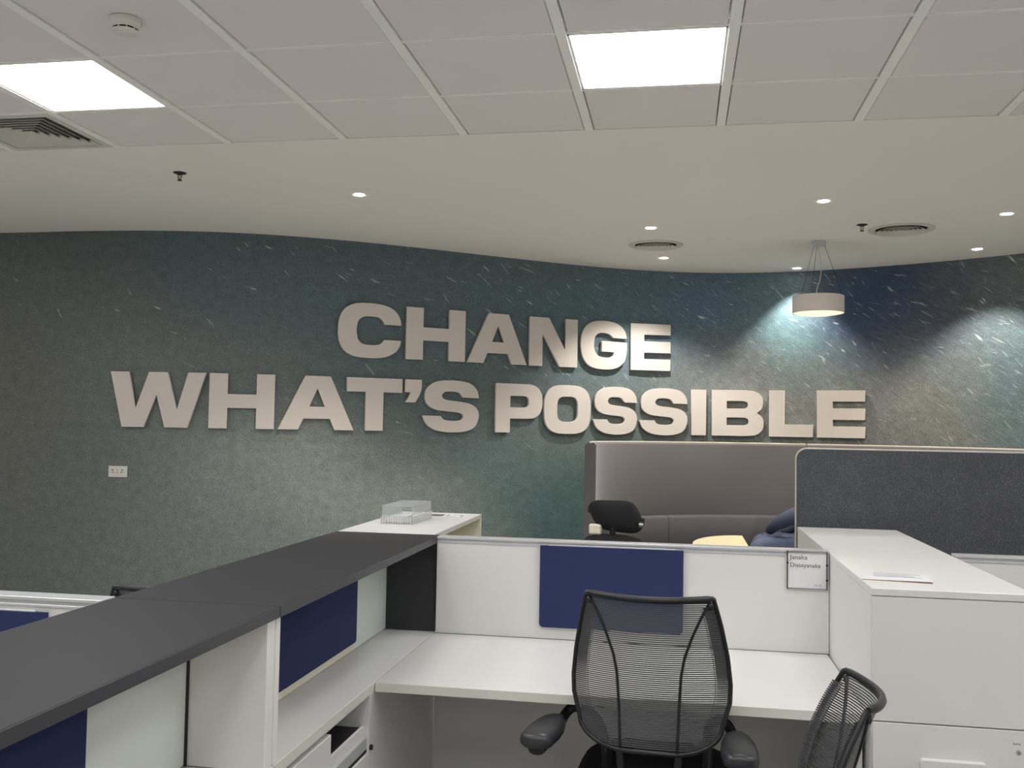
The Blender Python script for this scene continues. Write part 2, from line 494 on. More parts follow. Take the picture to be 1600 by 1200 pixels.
# ceiling light panels, the staggered unseen rows added for fill light
PANEL_LABEL = {(0, 1): 'bright square ceiling light panel right of the frame centre, above the wall lettering',
               (-4, 1): 'bright square ceiling light panel at the left, cut by the picture edge'}
for (k, r) in sorted(LIGHTS):
    x0 = ST + SP*k + TW/2; x1 = x0 + SP - TW
    y1, y0 = YS[r], YS[r+1]
    if x1 < XL or x0 > XR-0.1: continue
    cx, cy = (x0+x1)/2, (y0+y1)/2
    t = thing('ceiling_light', PANEL_LABEL.get((k, r), 'regular or added unseen square light panel in the tiled ceiling beyond the picture edge'), 'light', (cx, cy, CZ), group='square ceiling light panels')
    w, h = (x1-x0)/2, (y1-y0)/2
    b = bmesh.new()
    for (a0, a1, b0, b1) in ((-w, w, -h+0.006, -h+0.020), (-w, w, h-0.020, h-0.006), (-w, -w+0.010, -h+0.006, h-0.006), (w-0.010, w, -h+0.006, h-0.006)):
        bx(b, a0, a1, b0, b1, 0.0, 0.02, bev=0.001)
    obj('frame', b, M['strip'], t, world=False)
    obj('diffuser', BX(-w+0.010, w-0.010, -h+0.020, h-0.020, 0.004, 0.016, bev=0), M['panel'], t, world=False)

# square air grille (concentric louvres)
def square_grille(x0, x1, y0, y1):
    cx, cy = (x0+x1)/2, (y0+y1)/2
    t = thing('air_grille', 'square concentric-louvre air grille at the left ceiling edge below the light', 'air vent', (cx, cy, CZ))
    hx, hy = (x1-x0)/2-0.004, (y1-y0)/2-0.006
    obj('backing', BX(-hx, hx, -hy, hy, 0.040, 0.046, bev=0), M['slot_dark'], t, world=False)
    b = bmesh.new()
    w = 0.035
    for (a0, a1, b0, b1) in ((-hx, hx, -hy, -hy+w), (-hx, hx, hy-w, hy), (-hx, -hx+w, -hy+w, hy-w), (hx-w, hx, -hy+w, hy-w)):
        bx(b, a0, a1, b0, b1, -0.004, 0.02, bev=0.002)
    obj('frame', b, M['grille'], t, world=False)
    n = 7
    for i in range(n):
        f = 1 - (i+0.3)/n*0.98
        ax, ay = (hx-w)*f, (hy-w)*f
        g = 1 - (i+0.85)/n*0.98
        bx_, by_ = max((hx-w)*g, 0.004), max((hy-w)*g, 0.004)
        b = bmesh.new()
        lo = [(-ax, -ay, -0.002), (ax, -ay, -0.002), (ax, ay, -0.002), (-ax, ay, -0.002)]
        hi = [(-bx_, -by_, 0.016), (bx_, -by_, 0.016), (bx_, by_, 0.016), (-bx_, by_, 0.016)]
        # a sloping square blade with a small thickness
        lo2 = [(p[0], p[1], p[2]+0.003) for p in lo]; hi2 = [(p[0], p[1], p[2]+0.003) for p in hi]
        loft(b, [lo, hi, hi2, lo2, lo], cap=False)
        obj('louvre', b, M['grille'], t, world=False)
square_grille(ST-SP*5+TW/2, ST-SP*4-TW/2, YS[1], YS[0])

def downlight(x, y, label, power=1.0, blend=0.6, ang=112):
    t = thing('downlight', label, 'light', (x, y, CZ), group='round recessed downlights')
    obj('trim_ring', LA([(0.036, -0.0008), (0.040, -0.0018), (0.047, -0.0035), (0.058, -0.0035), (0.064, 0.0)], 32), M['strip'], t, smooth=40, world=False)
    obj('lens', LA([(0.0, -0.0040), (0.026, -0.0040), (0.035, -0.0028), (0.0355, 0.0)], 32), M['down'], t, smooth=40, world=False)
    l = bpy.data.lights.new('downlight_beam', 'SPOT'); l.energy = DOWN_W*power; l.color = DOWN_COL
    l.spot_size = math.radians(ang); l.spot_blend = blend; l.shadow_soft_size = 0.03
    o = bpy.data.objects.new('downlight_beam', l); COL.objects.link(o); o.parent = t; o.location = (0, 0, -0.012)
downlight(-1.982, 5.72, 'lone round downlight in the plaster ceiling above the word CHANGE, left part')
downlight(-0.205, 6.891, 'round downlight just before the left round air diffuser')
downlight(-0.132, 8.127, 'round downlight between left round air diffuser and curved wall')
downlight(0.879, 6.173, 'round downlight nearest above the pendant lamp, towards the tiled ceiling')
downlight(1.018, 8.727, 'round downlight hard against the wall, left behind the pendant lamp', 0.6, 0.6, 92)
downlight(2.271, 7.905, 'round downlight near the wall at right, below the rightmost downlight', 0.8, 0.5, 96)
downlight(2.09, 6.648, 'rightmost round downlight, cut close to the right picture edge')

def round_diffuser(x, y, r, label):
    t = thing('round_air_diffuser', label, 'air vent', (x, y, CZ), group='round ceiling air diffusers')
    obj('outer_ring', LA([(r, 0.0), (r*0.99, -0.008), (r*0.90, -0.014), (r*0.80, -0.008), (r*0.76, -0.001)], 48), M['grille'], t, smooth=50, world=False)
    obj('backing', LA([(0, -0.0008), (r*0.80, -0.0008)], 48), M['slot_dark'], t, world=False)
    for i in range(5):
        a = r*(0.72-0.13*i)
        obj('cone_ring', LA([(a-r*0.10, -0.001), (a, -0.017), (a-r*0.012, -0.0175), (a-r*0.125, -0.001)], 40), M['grille'], t, smooth=50, world=False)
round_diffuser(-0.185, 7.54, 0.21, 'smaller round ceiling air diffuser, left between two downlights')
round_diffuser(1.535, 7.09, 0.224, 'larger round ceiling air diffuser right of the pendant lamp')

def sprinkler(x, y, label):
    t = thing('sprinkler', label, 'sprinkler', (x, y, CZ), group='ceiling sprinkler heads')
    obj('escutcheon', LA([(0, -0.012), (0.012, -0.012), (0.036, -0.003), (0.038, 0.0)], 24), M['dark_metal'], t, smooth=50, world=False)
    b = TU([(-0.009, 0, -0.010), (-0.010, 0, -0.03), (-0.004, 0, -0.042)], 0.0026, 6); tube(b, [(0.009, 0, -0.010), (0.010, 0, -0.03), (0.004, 0, -0.042)], 0.0026, 6)
    tube(b, [(0, 0, -0.01), (0, 0, -0.042)], 0.002, 6)
    obj('yoke', b, M['dark_metal'], t, smooth=50, world=False)
    obj('deflector', LA([(0, -0.045), (0.014, -0.046), (0.014, -0.043), (0, -0.042)], 20), M['dark_metal'], t, world=False)
sprinkler(-2.856, 5.106, 'dark sprinkler head alone at left of the plaster ceiling')
sprinkler(1.24, 6.911, 'dark sprinkler head beside the larger round air diffuser')

def smoke(x, y):
    t = thing('smoke_detector', 'cream round smoke detector on a ceiling tile above the left light panel', 'smoke detector', (x, y, CZ))
    obj('base', LA([(0.056, 0), (0.056, -0.010), (0.053, -0.020), (0.046, -0.026)], 40), M['plastic_white'], t, smooth=40, world=False)
    obj('slot', LA([(0.042, -0.026), (0.042, -0.046)], 40), M['slot_dark'], t, world=False)
    b = LA([(0.046, -0.026), (0.047, -0.030), (0.046, -0.034), (0.042, -0.034)], 40)
    obj('ring', b, M['plastic_white'], t, smooth=40, world=False)
    obj('cap', LA([(0.042, -0.040), (0.046, -0.041), (0.045, -0.046), (0.038, -0.050), (0.0, -0.051)], 40), M['plastic_white'], t, smooth=40, world=False)
    for i in range(10):
        a = 2*PI*i/10
        b = bmesh.new(); bx(b, -0.002, 0.002, 0.041, 0.046, -0.042, -0.033, bev=0)
        bmesh.ops.rotate(b, verts=b.verts, cent=(0, 0, 0), matrix=Matrix.Rotation(a, 3, 'Z'))
        obj('rib', b, M['plastic_white'], t, world=False)
smoke(-1.965, 3.105)

o = obj('access_hatch', BX(-2.67, -2.06, 5.93, 6.52, CZ-0.002, CZ+0.002, bev=0.001), M['gypsum'])
origin(o, (-2.36, 6.22, CZ)); tag(o, 'faint flush access hatch in the plaster ceiling left of centre', 'hatch')

def pendant(x, y):
    t = thing('pendant_lamp', 'white drum pendant lamp hanging on thin wires before the curved wall', 'lamp', (x, y, CZ))
    obj('canopy', LA([(0, -0.034), (0.050, -0.034), (0.055, -0.030), (0.055, 0.0)], 32), M['alu'], t, smooth=40, world=False)
    r, zt, zb = 0.186, 2.535-CZ, 2.405-CZ
    for a in (100, 220, 340):
        a = math.radians(a)
        obj('wire', TU([(0.045*math.cos(a), 0.045*math.sin(a), -0.034), (0.175*math.cos(a), 0.175*math.sin(a), zt+0.002)], 0.0016, 5), M['dark_metal'], t, world=False)
    obj('cord', TU(smooth_pts([(0, 0, -0.034), (0.012, 0, -0.12), (0.022, 0, -0.20), (0.010, 0, -0.30), (-0.010, 0, -0.36), (-0.012, 0, zt)], 6), 0.0035, 6), M['plastic_white'], t, smooth=60, world=False)
    sh = obj('shade', LA([(r, zb), (r+0.001, zb+0.01), (r+0.001, zt-0.004), (r-0.004, zt), (0.02, zt+0.004), (0.02, zt), (r-0.006, zt-0.006), (r-0.004, zb), (r, zb)], 64), M['lamp_shade'], t, smooth=40, world=False)
    obj('diffuser', LA([(0, zb-0.020), (r*0.5, zb-0.016), (r*0.85, zb-0.005), (r-0.004, zb+0.004)], 48), M['pend'], t, world=False)
    l = bpy.data.lights.new('pendant_glow', 'AREA'); l.shape = 'DISK'; l.size = 0.34; l.energy = PEND_W; l.color = (1, 0.82, 0.6)
    o = bpy.data.objects.new('pendant_glow', l); COL.objects.link(o); o.parent = t; o.location = (0, 0, zb-0.026)
pendant(1.03, 7.49)

# ------------------------------------------------------------------ wall lettering
def Cc(x, y): return (x, y, 1)
def Sm(x, y): return (x, y, 0)
def cvt(pts, x0, x1, y0, y1): return [((p[0]-x0)/(x1-x0), 1-(p[1]-y0)/(y1-y0), p[2]) for p in pts]
GL = {}
GL['C'] = [cvt([Cc(602, 272), Sm(588, 215), Sm(545, 160), Sm(470, 128), Sm(365, 118), Sm(255, 126), Sm(178, 165), Sm(138, 235), Sm(128, 325), Sm(138, 412), Sm(180, 483), Sm(256, 519), Sm(370, 527), Sm(475, 518), Sm(550, 483), Sm(588, 440), Cc(602, 387),
                Cc(472, 387), Sm(450, 415), Sm(420, 427), Sm(370, 430), Sm(315, 424), Sm(278, 396), Sm(265, 345), Sm(265, 300), Sm(278, 250), Sm(318, 221), Sm(372, 216), Sm(420, 220), Sm(452, 237), Cc(474, 272)], 128, 602, 118, 527)]
GL['H'] = [[Cc(0, 0), Cc(.28, 0), Cc(.28, .374), Cc(.72, .374), Cc(.72, 0), Cc(1, 0), Cc(1, 1), Cc(.72, 1), Cc(.72, .626), Cc(.28, .626), Cc(.28, 1), Cc(0, 1)]]
GL['W'] = [[Cc(0, 1), Cc(.195, 1), Cc(.27, .33), Cc(.4025, 1), Cc(.60, 1), Cc(.704, .32), Cc(.814, 1), Cc(1, 1), Cc(.82, 0), Cc(.58, 0), Cc(.488, .59), Cc(.361, 0), Cc(.132, 0)]]
GL['A'] = [[Cc(0, 0), Cc(.265, 0), Cc(.332, .205), Cc(.68, .205), Cc(.742, 0), Cc(1, 0), Cc(.68, 1), Cc(.345, 1)], [Cc(.405, .43), Cc(.61, .43), Cc(.51, .77)]]
GL['T'] = [[Cc(.335, 0), Cc(.655, 0), Cc(.655, .733), Cc(1, .733), Cc(1, 1), Cc(0, 1), Cc(0, .733), Cc(.335, .733)]]
GL["'"] = [cvt([Cc(634, 682), Cc(757, 682), Sm(757, 740), Sm(745, 795), Cc(710, 862), Cc(637, 862), Sm(662, 820), Cc(676, 782), Cc(634, 782)], 634, 757, 682, 862)]
GL['S'] = [cvt([Cc(1183, 815), Sm(1165, 750), Sm(1105, 700), Sm(980, 684), Sm(865, 697), Sm(795, 745), Sm(777, 808), Sm(792, 868), Sm(850, 908), Sm(940, 922), Sm(1030, 930), Sm(1060, 945), Sm(1062, 968), Sm(1040, 988), Sm(980, 993), Sm(920, 985), Cc(895, 957),
                Cc(762, 957), Sm(795, 1025), Sm(865, 1067), Sm(975, 1082), Sm(1085, 1072), Sm(1155, 1035), Sm(1183, 960), Sm(1170, 900), Sm(1120, 862), Sm(1040, 846), Sm(945, 836), Sm(910, 822), Sm(902, 798), Sm(925, 775), Sm(980, 770), Sm(1030, 778), Cc(1060, 813)], 762, 1183, 684, 1082)]
GL['P'] = [[Cc(0, 0), Cc(.304, 0), Cc(.304, .285), Cc(.62, .285), Sm(.80, .30), Sm(.93, .38), Sm(.99, .52), Sm(1.0, .65), Sm(.98, .80), Sm(.90, .93), Sm(.76, .99), Cc(.62, 1), Cc(0, 1)],
           [Cc(.304, .515), Cc(.60, .515), Sm(.67, .535), Sm(.70, .585), Sm(.705, .63), Sm(.70, .69), Sm(.67, .735), Cc(.60, .75), Cc(.304, .75)]]
def superell(cx, cy, rx, ry, e, n=40):
    o = []
    for i in range(n):
        a = 2*PI*i/n; c, s = math.cos(a), math.sin(a)
        o.append((cx+rx*math.copysign(abs(c)**(2/e), c), cy+ry*math.copysign(abs(s)**(2/e), s), 0))
    return o
GL['O'] = [superell(.5, .5, .5, .5, 3.0), superell(.497, .505, .222, .256, 3.6)]
GL['I'] = [[Cc(0, 0), Cc(1, 0), Cc(1, 1), Cc(0, 1)]]
GL['B'] = [cvt([Cc(348, 242), Cc(600, 242), Sm(675, 252), Sm(725, 285), Sm(737, 335), Sm(725, 385), Cc(690, 414), Sm(730, 447), Sm(742, 492), Sm(730, 545), Sm(680, 582), Cc(600, 590), Cc(348, 590)], 348, 742, 242, 590),
           cvt([Cc(462, 325), Cc(590, 325), Sm(615, 334), Sm(622, 353), Sm(615, 373), Cc(590, 382), Cc(462, 382)], 348, 742, 242, 590),
           cvt([Cc(462, 450), Cc(595, 450), Sm(620, 460), Sm(627, 479), Sm(620, 499), Cc(595, 508), Cc(462, 508)], 348, 742, 242, 590)]
GL['L'] = [[Cc(0, 0), Cc(1, 0), Cc(1, .27), Cc(.352, .27), Cc(.352, 1), Cc(0, 1)]]
GL['E'] = [[Cc(0, 0), Cc(1, 0), Cc(1, .243), Cc(.335, .243), Cc(.335, .379), Cc(1, .379), Cc(1, .624), Cc(.335, .624), Cc(.335, .766), Cc(1, .766), Cc(1, 1), Cc(0, 1)]]
GL['N'] = [[Cc(0, 0), Cc(.267, 0), Cc(.267, .657), Cc(.627, 0), Cc(1, 0), Cc(1, 1), Cc(.747, 1), Cc(.747, .336), Cc(.395, 1), Cc(0, 1)]]
GL['G'] = [cvt([Cc(1190, 350), Sm(1172, 285), Sm(1110, 234), Sm(1010, 218), Sm(910, 234), Sm(850, 300), Sm(832, 405), Sm(850, 510), Sm(908, 577), Sm(1010, 597), Sm(1110, 583), Sm(1172, 530), Sm(1191, 450), Cc(1193, 380),
                Cc(995, 374), Cc(995, 457), Cc(1092, 460), Sm(1083, 488), Sm(1055, 501), Sm(1015, 503), Sm(965, 490), Sm(938, 445), Sm(934, 400), Sm(942, 345), Sm(970, 318), Sm(1012, 312), Sm(1055, 322), Cc(1085, 348)], 832, 1193, 218, 597)]

def expand(loop, k=5):
    n = len(loop); out = []
    for i in range(n):
        p1, p2 = loop[i], loop[(i+1) % n]
        if p1[2] and p2[2]: out.append((p1[0], p1[1])); continue
        p0, p3 = loop[i-1], loop[(i+2) % n]
        P1, P2 = Vector(p1[:2]), Vector(p2[:2])
        P0 = Vector(p0[:2]) if not p1[2] else P1 - (P2-P1)*0.6
        P3 = Vector(p3[:2]) if not p2[2] else P2 + (P2-P1)*0.6
        if p1[2] and not p2[2]: P0 = P1*2 - P2
        if p2[2] and not p1[2]: P3 = P2*2 - P1
        for j in range(k):
            t = j/k
            q = 0.5*((2*P1)+(P2-P0)*t+(2*P0-5*P1+4*P2-P3)*t*t+(3*P1-P0-3*P2+P3)*t**3)
            out.append((q.x, q.y))
    return out

def flat_shape(loops, depth, bev=0.0):
    """solid mesh (in the xz plane, thickness along y) from outlines with holes"""
    cu = bpy.data.curves.new('outline', 'CURVE'); cu.dimensions = '2D'; cu.fill_mode = 'BOTH'
    cu.extrude = depth/2 - bev; cu.bevel_depth = bev; cu.bevel_resolution = 0; cu.offset = -bev
    for L in loops:
        s = cu.splines.new('POLY'); s.points.add(len(L)-1); s.use_cyclic_u = True
        for p, q in zip(s.points, L): p.co = (q[0], q[1], 0, 1)
    o = bpy.data.objects.new('outline', cu); COL.objects.link(o)
    bpy.context.view_layer.update()
    me = bpy.data.meshes.new_from_object(o.evaluated_get(bpy.context.evaluated_depsgraph_get()))
    bpy.data.objects.remove(o); bpy.data.curves.remove(cu)
    bm = bmesh.new(); bm.from_mesh(me); bpy.data.meshes.remove(me)
    bmesh.ops.remove_doubles(bm, verts=bm.verts, dist=1e-6)
    for v in bm.verts: v.co = Vector((v.co.x, v.co.z, v.co.y))
    return bm

R2 = [('W', -4.196, 6.613, -3.486, 6.723, 0), ('H', -3.466, 6.728, -3.019, 6.897, 0), ('A', -2.998, 6.907, -2.495, 7.194, 0), ('T', -2.545, 7.162, -2.175, 7.42, 0),
      ("'", -2.155, 7.435, -2.043, 7.52, 2), ('S', -2.034, 7.527, -1.638, 7.84, 1), ('P', -1.513, 7.939, -1.157, 8.216, 0), ('O', -1.142, 8.227, -0.765, 8.489, 1),
      ('S', -0.744, 8.503, -0.367, 8.711, 1), ('S', -0.347, 8.72, 0.081, 8.873, 1), ('I', 0.117, 8.881, 0.249, 8.907, 0), ('B', 0.3, 8.915, 0.758, 8.923, 0),
      ('L', 0.804, 8.918, 1.176, 8.846, 0), ('E', 1.208, 8.838, 1.59, 8.706, 0)]
R1 = [('C', -2.613, 7.119, -2.191, 7.408, 1), ('H', -2.156, 7.434, -1.745, 7.754, 0), ('A', -1.729, 7.767, -1.285, 8.119, 0), ('N', -1.265, 8.134, -0.882, 8.412, 0),
      ('G', -0.853, 8.432, -0.461, 8.664, 1), ('E', -0.427, 8.682, -0.076, 8.827, 0)]
LET_LAB = {
 'r2': ['letter W that begins the lower word line', 'letter H second in WHAT\'S', 'letter A third in WHAT\'S', 'letter T fourth in WHAT\'S',
        'apostrophe between T and S of WHAT\'S', 'letter S that ends WHAT\'S', 'letter P that begins POSSIBLE', 'letter O second in POSSIBLE',
        'letter S third in POSSIBLE, right after the O', 'letter S fourth in POSSIBLE, right before the I', 'letter I fifth in POSSIBLE', 'letter B sixth in POSSIBLE',
        'letter L seventh in POSSIBLE', 'letter E that ends POSSIBLE at right'],
 'r1': ['letter C that begins the upper word CHANGE', 'letter H second in CHANGE', 'letter A third in CHANGE', 'letter N fourth in CHANGE', 'letter G fifth in CHANGE', 'letter E that ends CHANGE'],
}
def letters(row, labs, zb, zt, grp):
    for (ch, x0, y0, x1, y1, over), lab in zip(row, labs):
        w = math.hypot(x1-x0, y1-y0)
        a = math.atan2(y1-y0, x1-x0)
        lo, hi = zb, zt
        if over == 1: lo, hi = zb-0.006, zt+0.006
        if over == 2: lo = zt - 0.445*(zt-zb)
        loops = [[(p[0]*w, p[1]*(hi-lo)) for p in expand(L)] for L in GL[ch]]
        bm = flat_shape(loops, 0.030, 0.0012)
        cx, cy = (x0+x1)/2, (y0+y1)/2
        nx, ny = -math.sin(a), math.cos(a)
        # slide along the chord's normal until no part of the letter enters the curved wall
        gap = min((wall_y(x0+(x1-x0)*s)-(y0+(y1-y0)*s))*math.cos(a) for s in (0, .25, .5, .75, 1))
        sh = gap - 0.021
        bmesh.ops.translate(bm, verts=bm.verts, vec=(-w/2, 0, 0))
        me = finish(bm, 'sign_letter', M['paint_white'])
        o = bpy.data.objects.new('sign_letter', me); COL.objects.link(o)
        o.location = (cx+nx*sh, cy+ny*sh, lo); o.rotation_euler = (0, 0, a)
        tag(o, 'white raised ' + lab, 'letter', grp)
letters(R1, LET_LAB['r1'], 2.040, 2.461, 'letters of the upper wall word')
letters(R2, LET_LAB['r2'], 1.464, 1.878, 'letters of the lower wall words')

# wall socket plate
def socket():
    x0, x1 = -4.212, -4.063
    a = math.atan2(wall_y(x1)-wall_y(x0), x1-x0)
    t = thing('wall_socket', 'white triple socket plate low on the mural wall at left', 'socket', ((x0+x1)/2, wall_y(-4.1375)-0.001, 1.127), a)
    obj('plate', BX(-0.074, 0.074, -0.010, 0.0, -0.042, 0.042, bev=0.003), M['plastic_white'], t, world=False)
    obj('inner_frame', BX(-0.060, 0.060, -0.013, -0.009, -0.031, 0.031, bev=0.002), M['plastic_white'], t, world=False)
    for i in (-1, 0, 1):
        s = obj('insert', BX(i*0.038-0.016, i*0.038+0.016, -0.0155, -0.011, -0.022, 0.022, bev=0.0015), M['plastic_white'], t, world=False)
        holes = [(i*0.038, 0.012, 0.006, 0.004)]
        if i: holes += [(i*0.038-0.007*i, -0.005, 0.003, 0.006), (i*0.038+0.010*i, -0.004, 0.003, 0.003)]
        else: holes += [(-0.006, -0.006, 0.002, 0.008), (0.006, -0.006, 0.002, 0.008)]
        b = bmesh.new()
        for (hx, hz, w, h) in holes: bx(b, hx-w, hx+w, -0.0160, -0.0150, hz-h, hz+h, bev=0)
        obj('contact_hole', b, M['slot_dark'] if i else M['ink_grey'], s, world=False)
socket()

# ------------------------------------------------------------------ left storage spine (counter + hutch)
XS, XN, XF = -1.09, -0.895, -1.305      # spine face, near edge, far edge
ZT = 1.10
def hutch(y0, y1, label, board, panes, gables, end_panel):
    t = thing('storage_counter', label, 'counter', ((XN+XF)/2, (y0+y1)/2, 0.74), group='charcoal-topped storage counters')
    P = lambda n, b, m, **k: obj(n, b, m, t, **k)
    P('countertop', BX(XF, XN+0.004, y0, y1, ZT-0.026, ZT, bev=0.002), M['black_top'])
    P('edge_band', BX(XN+0.004, XN+0.0055, y0+0.001, y1-0.001, ZT-0.025, ZT-0.001, bev=0), M['black_edge'])
    # spine carcass
    s0, s1 = y0+0.002, y1-0.002
    P('spine_panel', BX(XS-0.032, XS-0.006, s0, s1, 0.742, ZT-0.027, bev=0.001), M['laminate_cream'])
    for (a, b) in panes: P('glass_pane', BX(XS-0.006, XS+0.001, a, b, 0.744, ZT-0.028, bev=0.001), M['frost_glass'])
    for (a, b, z0) in board:
        P('frame_rail', BX(XS-0.006, XS+0.0005, a-0.015, b+0.002, 0.744, ZT-0.028, bev=0.001), M['laminate_cream'])
        o = slab_from_outline([(p[0], p[1]) for p in rrect(a, b, z0, ZT-0.029, 0.012, 4, (0, 0, 1, 1))], 0, 0.010)
        for v in o.verts: v.co = Vector((XS+0.0006+v.co.y, v.co.x, v.co.z))
        P('tackboard', o, M['navy_board'])
    for (a, b) in gables: P('gable', BX(XF+0.01, XN-0.004, a, b, 0.742, ZT-0.027, bev=0.0015), M['laminate_lit'])
    for (a, b) in panes:
        if not end_panel: P('corner_seal', BX(XS+0.001, XS+0.006, b-0.004, b+0.002, 0.742, ZT-0.028, bev=0), M['black_liner'])
    if end_panel:
        P('end_panel', BX(XF+0.01, XN-0.002, y1-0.028, y1-0.004, 0.742, ZT-0.027, bev=0.0015), M['black_panel'])
    return t
hutch(2.096, 3.596, 'charcoal-topped storage counter section by the white desk, black panel at its far end',
      [(2.535, 3.20, 0.772)], [(3.202, 3.566)], [(2.098, 2.122)], True)
hutch(0.62, 2.094, 'charcoal-topped storage counter section nearest the camera at left',
      [(0.70, 1.66, 0.80)], [(1.664, 2.05)], [(2.052, 2.092)], False)
# the first board begins right behind the gable: a second strip of board fills from the gable
def left_credenza():
    y0, y1 = 2.100, 3.600
    t = thing('sideboard', 'low white sideboard under the counter with sliding door half open on drawers', 'cabinet', (-1.1, 2.85, 0))
    P = lambda n, b, m, par=t, **k: obj(n, b, m, par, **k)
    P('worktop', BX(XF+0.01, XN-0.002, y0, y1, 0.713, 0.740, bev=0.002), M['laminate'])
    P('edge_band', BX(XN-0.002, XN-0.0006, y0+0.001, y1-0.001, 0.7135, 0.7395, bev=0), M['edge'])
    P('back_panel', BX(XF+0.012, XF+0.026, y0, y1, 0.04, 0.713, bev=0.001), M['laminate'])
    P('side_panel', BX(XF+0.026, XN-0.008, y0, y0+0.020, 0.04, 0.713, bev=0.001), M['laminate'])
    P('side_panel', BX(XF+0.026, XN-0.002, 2.795, 2.818, 0.0, 0.713, bev=0.001), M['laminate'])
    P('knee_panel', BX(XN-0.020, XN-0.004, 2.818, 3.599, 0.0, 0.713, bev=0.001), M['laminate'])
    P('floor_panel', BX(XF+0.026, XN-0.02, y0+0.02, 2.795, 0.04, 0.06, bev=0.001), M['laminate'])
    P('plinth', BX(XF+0.03, XN-0.05, y0, 2.795, 0.0, 0.04, bev=0), M['black_liner'])
    P('door_track', BX(XN-0.045, XN-0.012, y0+0.02, 2.79, 0.700, 0.713, bev=0.001), M['alu'])
    P('sliding_door', BX(XN-0.022, XN-0.004, y0+0.004, 2.478, 0.065, 0.694, bev=0.0015), M['laminate'])
    # drawer pedestal in the open half
    dx0, dx1 = XF+0.05, XN-0.015
    d = P('drawer', BX(dx0, dx1-0.012, 2.482, 2.794, 0.606, 0.615, bev=0), M['black_liner'])
    b = bmesh.new()
    bx(b, dx1-0.012, dx1-0.003, 2.482, 2.794, 0.560, 0.620, bev=0.001); bx(b, dx0, dx1-0.012, 2.482, 2.794, 0.560, 0.605, bev=0.001)
    P('tray_wall', b, M['laminate'], d)
    P('drawer_lip', BX(dx1-0.003, dx1+0.008, 2.482, 2.79, 0.552, 0.590, bev=0.002), M['alu'], d)
    for z0, z1 in ((0.44, 0.545), (0.25, 0.42), (0.07, 0.235)):
        f = P('drawer', BX(dx0, dx1+0.014, 2.482, 2.79, z0, z1, bev=0.002), M['laminate'])
        P('finger_slot', BX(dx1-0.004, dx1+0.009, 2.485, 2.786, z1+0.001, z1+0.010, bev=0), M['slot_dark'], f)
    P('lock_knob', TU([(XN-0.002, 2.807, 0.555), (XN+0.006, 2.807, 0.555)], 0.008, 10), M['black_plastic'], t, smooth=40)
left_credenza()
def near_credenza():
    y0, y1 = 0.62, 2.096
    t = thing('sideboard', 'low white sideboard under the nearest counter section, cut by the bottom edge', 'cabinet', (-1.1, 1.36, 0))
    P = lambda n, b, m, **k: obj(n, b, m, t, **k)
    P('worktop', BX(XF+0.01, XN-0.002, y0, y1, 0.713, 0.740, bev=0.002), M['laminate'])
    P('carcass', BX(XF+0.012, XN-0.03, y0, y1, 0.04, 0.713, bev=0.001), M['laminate'])
    for a, b in ((0.63, 1.36), (1.364, 2.094)):
        P('door', BX(XN-0.03, XN-0.012, a, b, 0.06, 0.705, bev=0.0015), M['laminate'])
    P('plinth', BX(XF+0.03, XN-0.05, y0, y1, 0.0, 0.04, bev=0), M['black_liner'])
near_credenza()

# ------------------------------------------------------------------ partitions
def partition(name, label, x0, x1, yf, board=None, th=0.05, top=ZT, slots=True):
    t = thing(name, label, 'partition', ((x0+x1)/2, yf+th/2, 0), group='white office partitions with aluminium rails')
    P = lambda n, b, m, **k: obj(n, b, m, t, **k)
    P('upper_panel', BX(x0, x1, yf, yf+th, 0.7405, top-0.024, bev=0.001), M['laminate'])
    P('lower_panel', BX(x0, x1, yf+0.004, yf+th-0.004, 0.04, 0.730, bev=0.001), M['laminate'])
    P('mid_rail', BX(x0, x1, yf+0.008, yf+th-0.008, 0.730, 0.7405, bev=0), M['black_liner'])
    P('base_plinth', BX(x0, x1, yf+0.01, yf+th-0.01, 0.0, 0.04, bev=0), M['black_liner'])
    b = bmesh.new()
    bx(b, x0, x1, yf-0.004, yf+th+0.004, top-0.009, top, bev=0.0015)
    bx(b, x0, x1, yf+0.003, yf+th-0.003, top-0.017, top-0.009, bev=0)
    bx(b, x0, x1, yf-0.003, yf+th+0.003, top-0.024, top-0.017, bev=0.001)
    P('top_rail', b, M['alu'])
    if board:
        a, c, z0, z1 = board
        P('tackboard', slab_from_outline(rrect(a, c, z0, z1, 0.014, 4, (0, 0, 1, 1)), yf-0.014, yf-0.002), M['navy_board'])
        P('board_hook', BX(a+0.03, c-0.03, yf-0.010, yf-0.001, z1-0.004, z1+0.004, bev=0.001), M['alu'])
    return t
partition('desk_partition', 'white partition behind the white desk with a navy tackboard', -0.8895, 0.5285, 3.55, (-0.496, 0.024, 0.785, 1.082))
partition('desk_partition', 'white partition strip right of the white cabinet, cut by the right edge', 0.952, 2.35, 3.572)
partition('desk_partition', 'white partition left of the charcoal counter with navy tackboard, at the left edge', -3.1, -1.312, 2.06, (-2.3, -1.447, 0.79, 1.066))

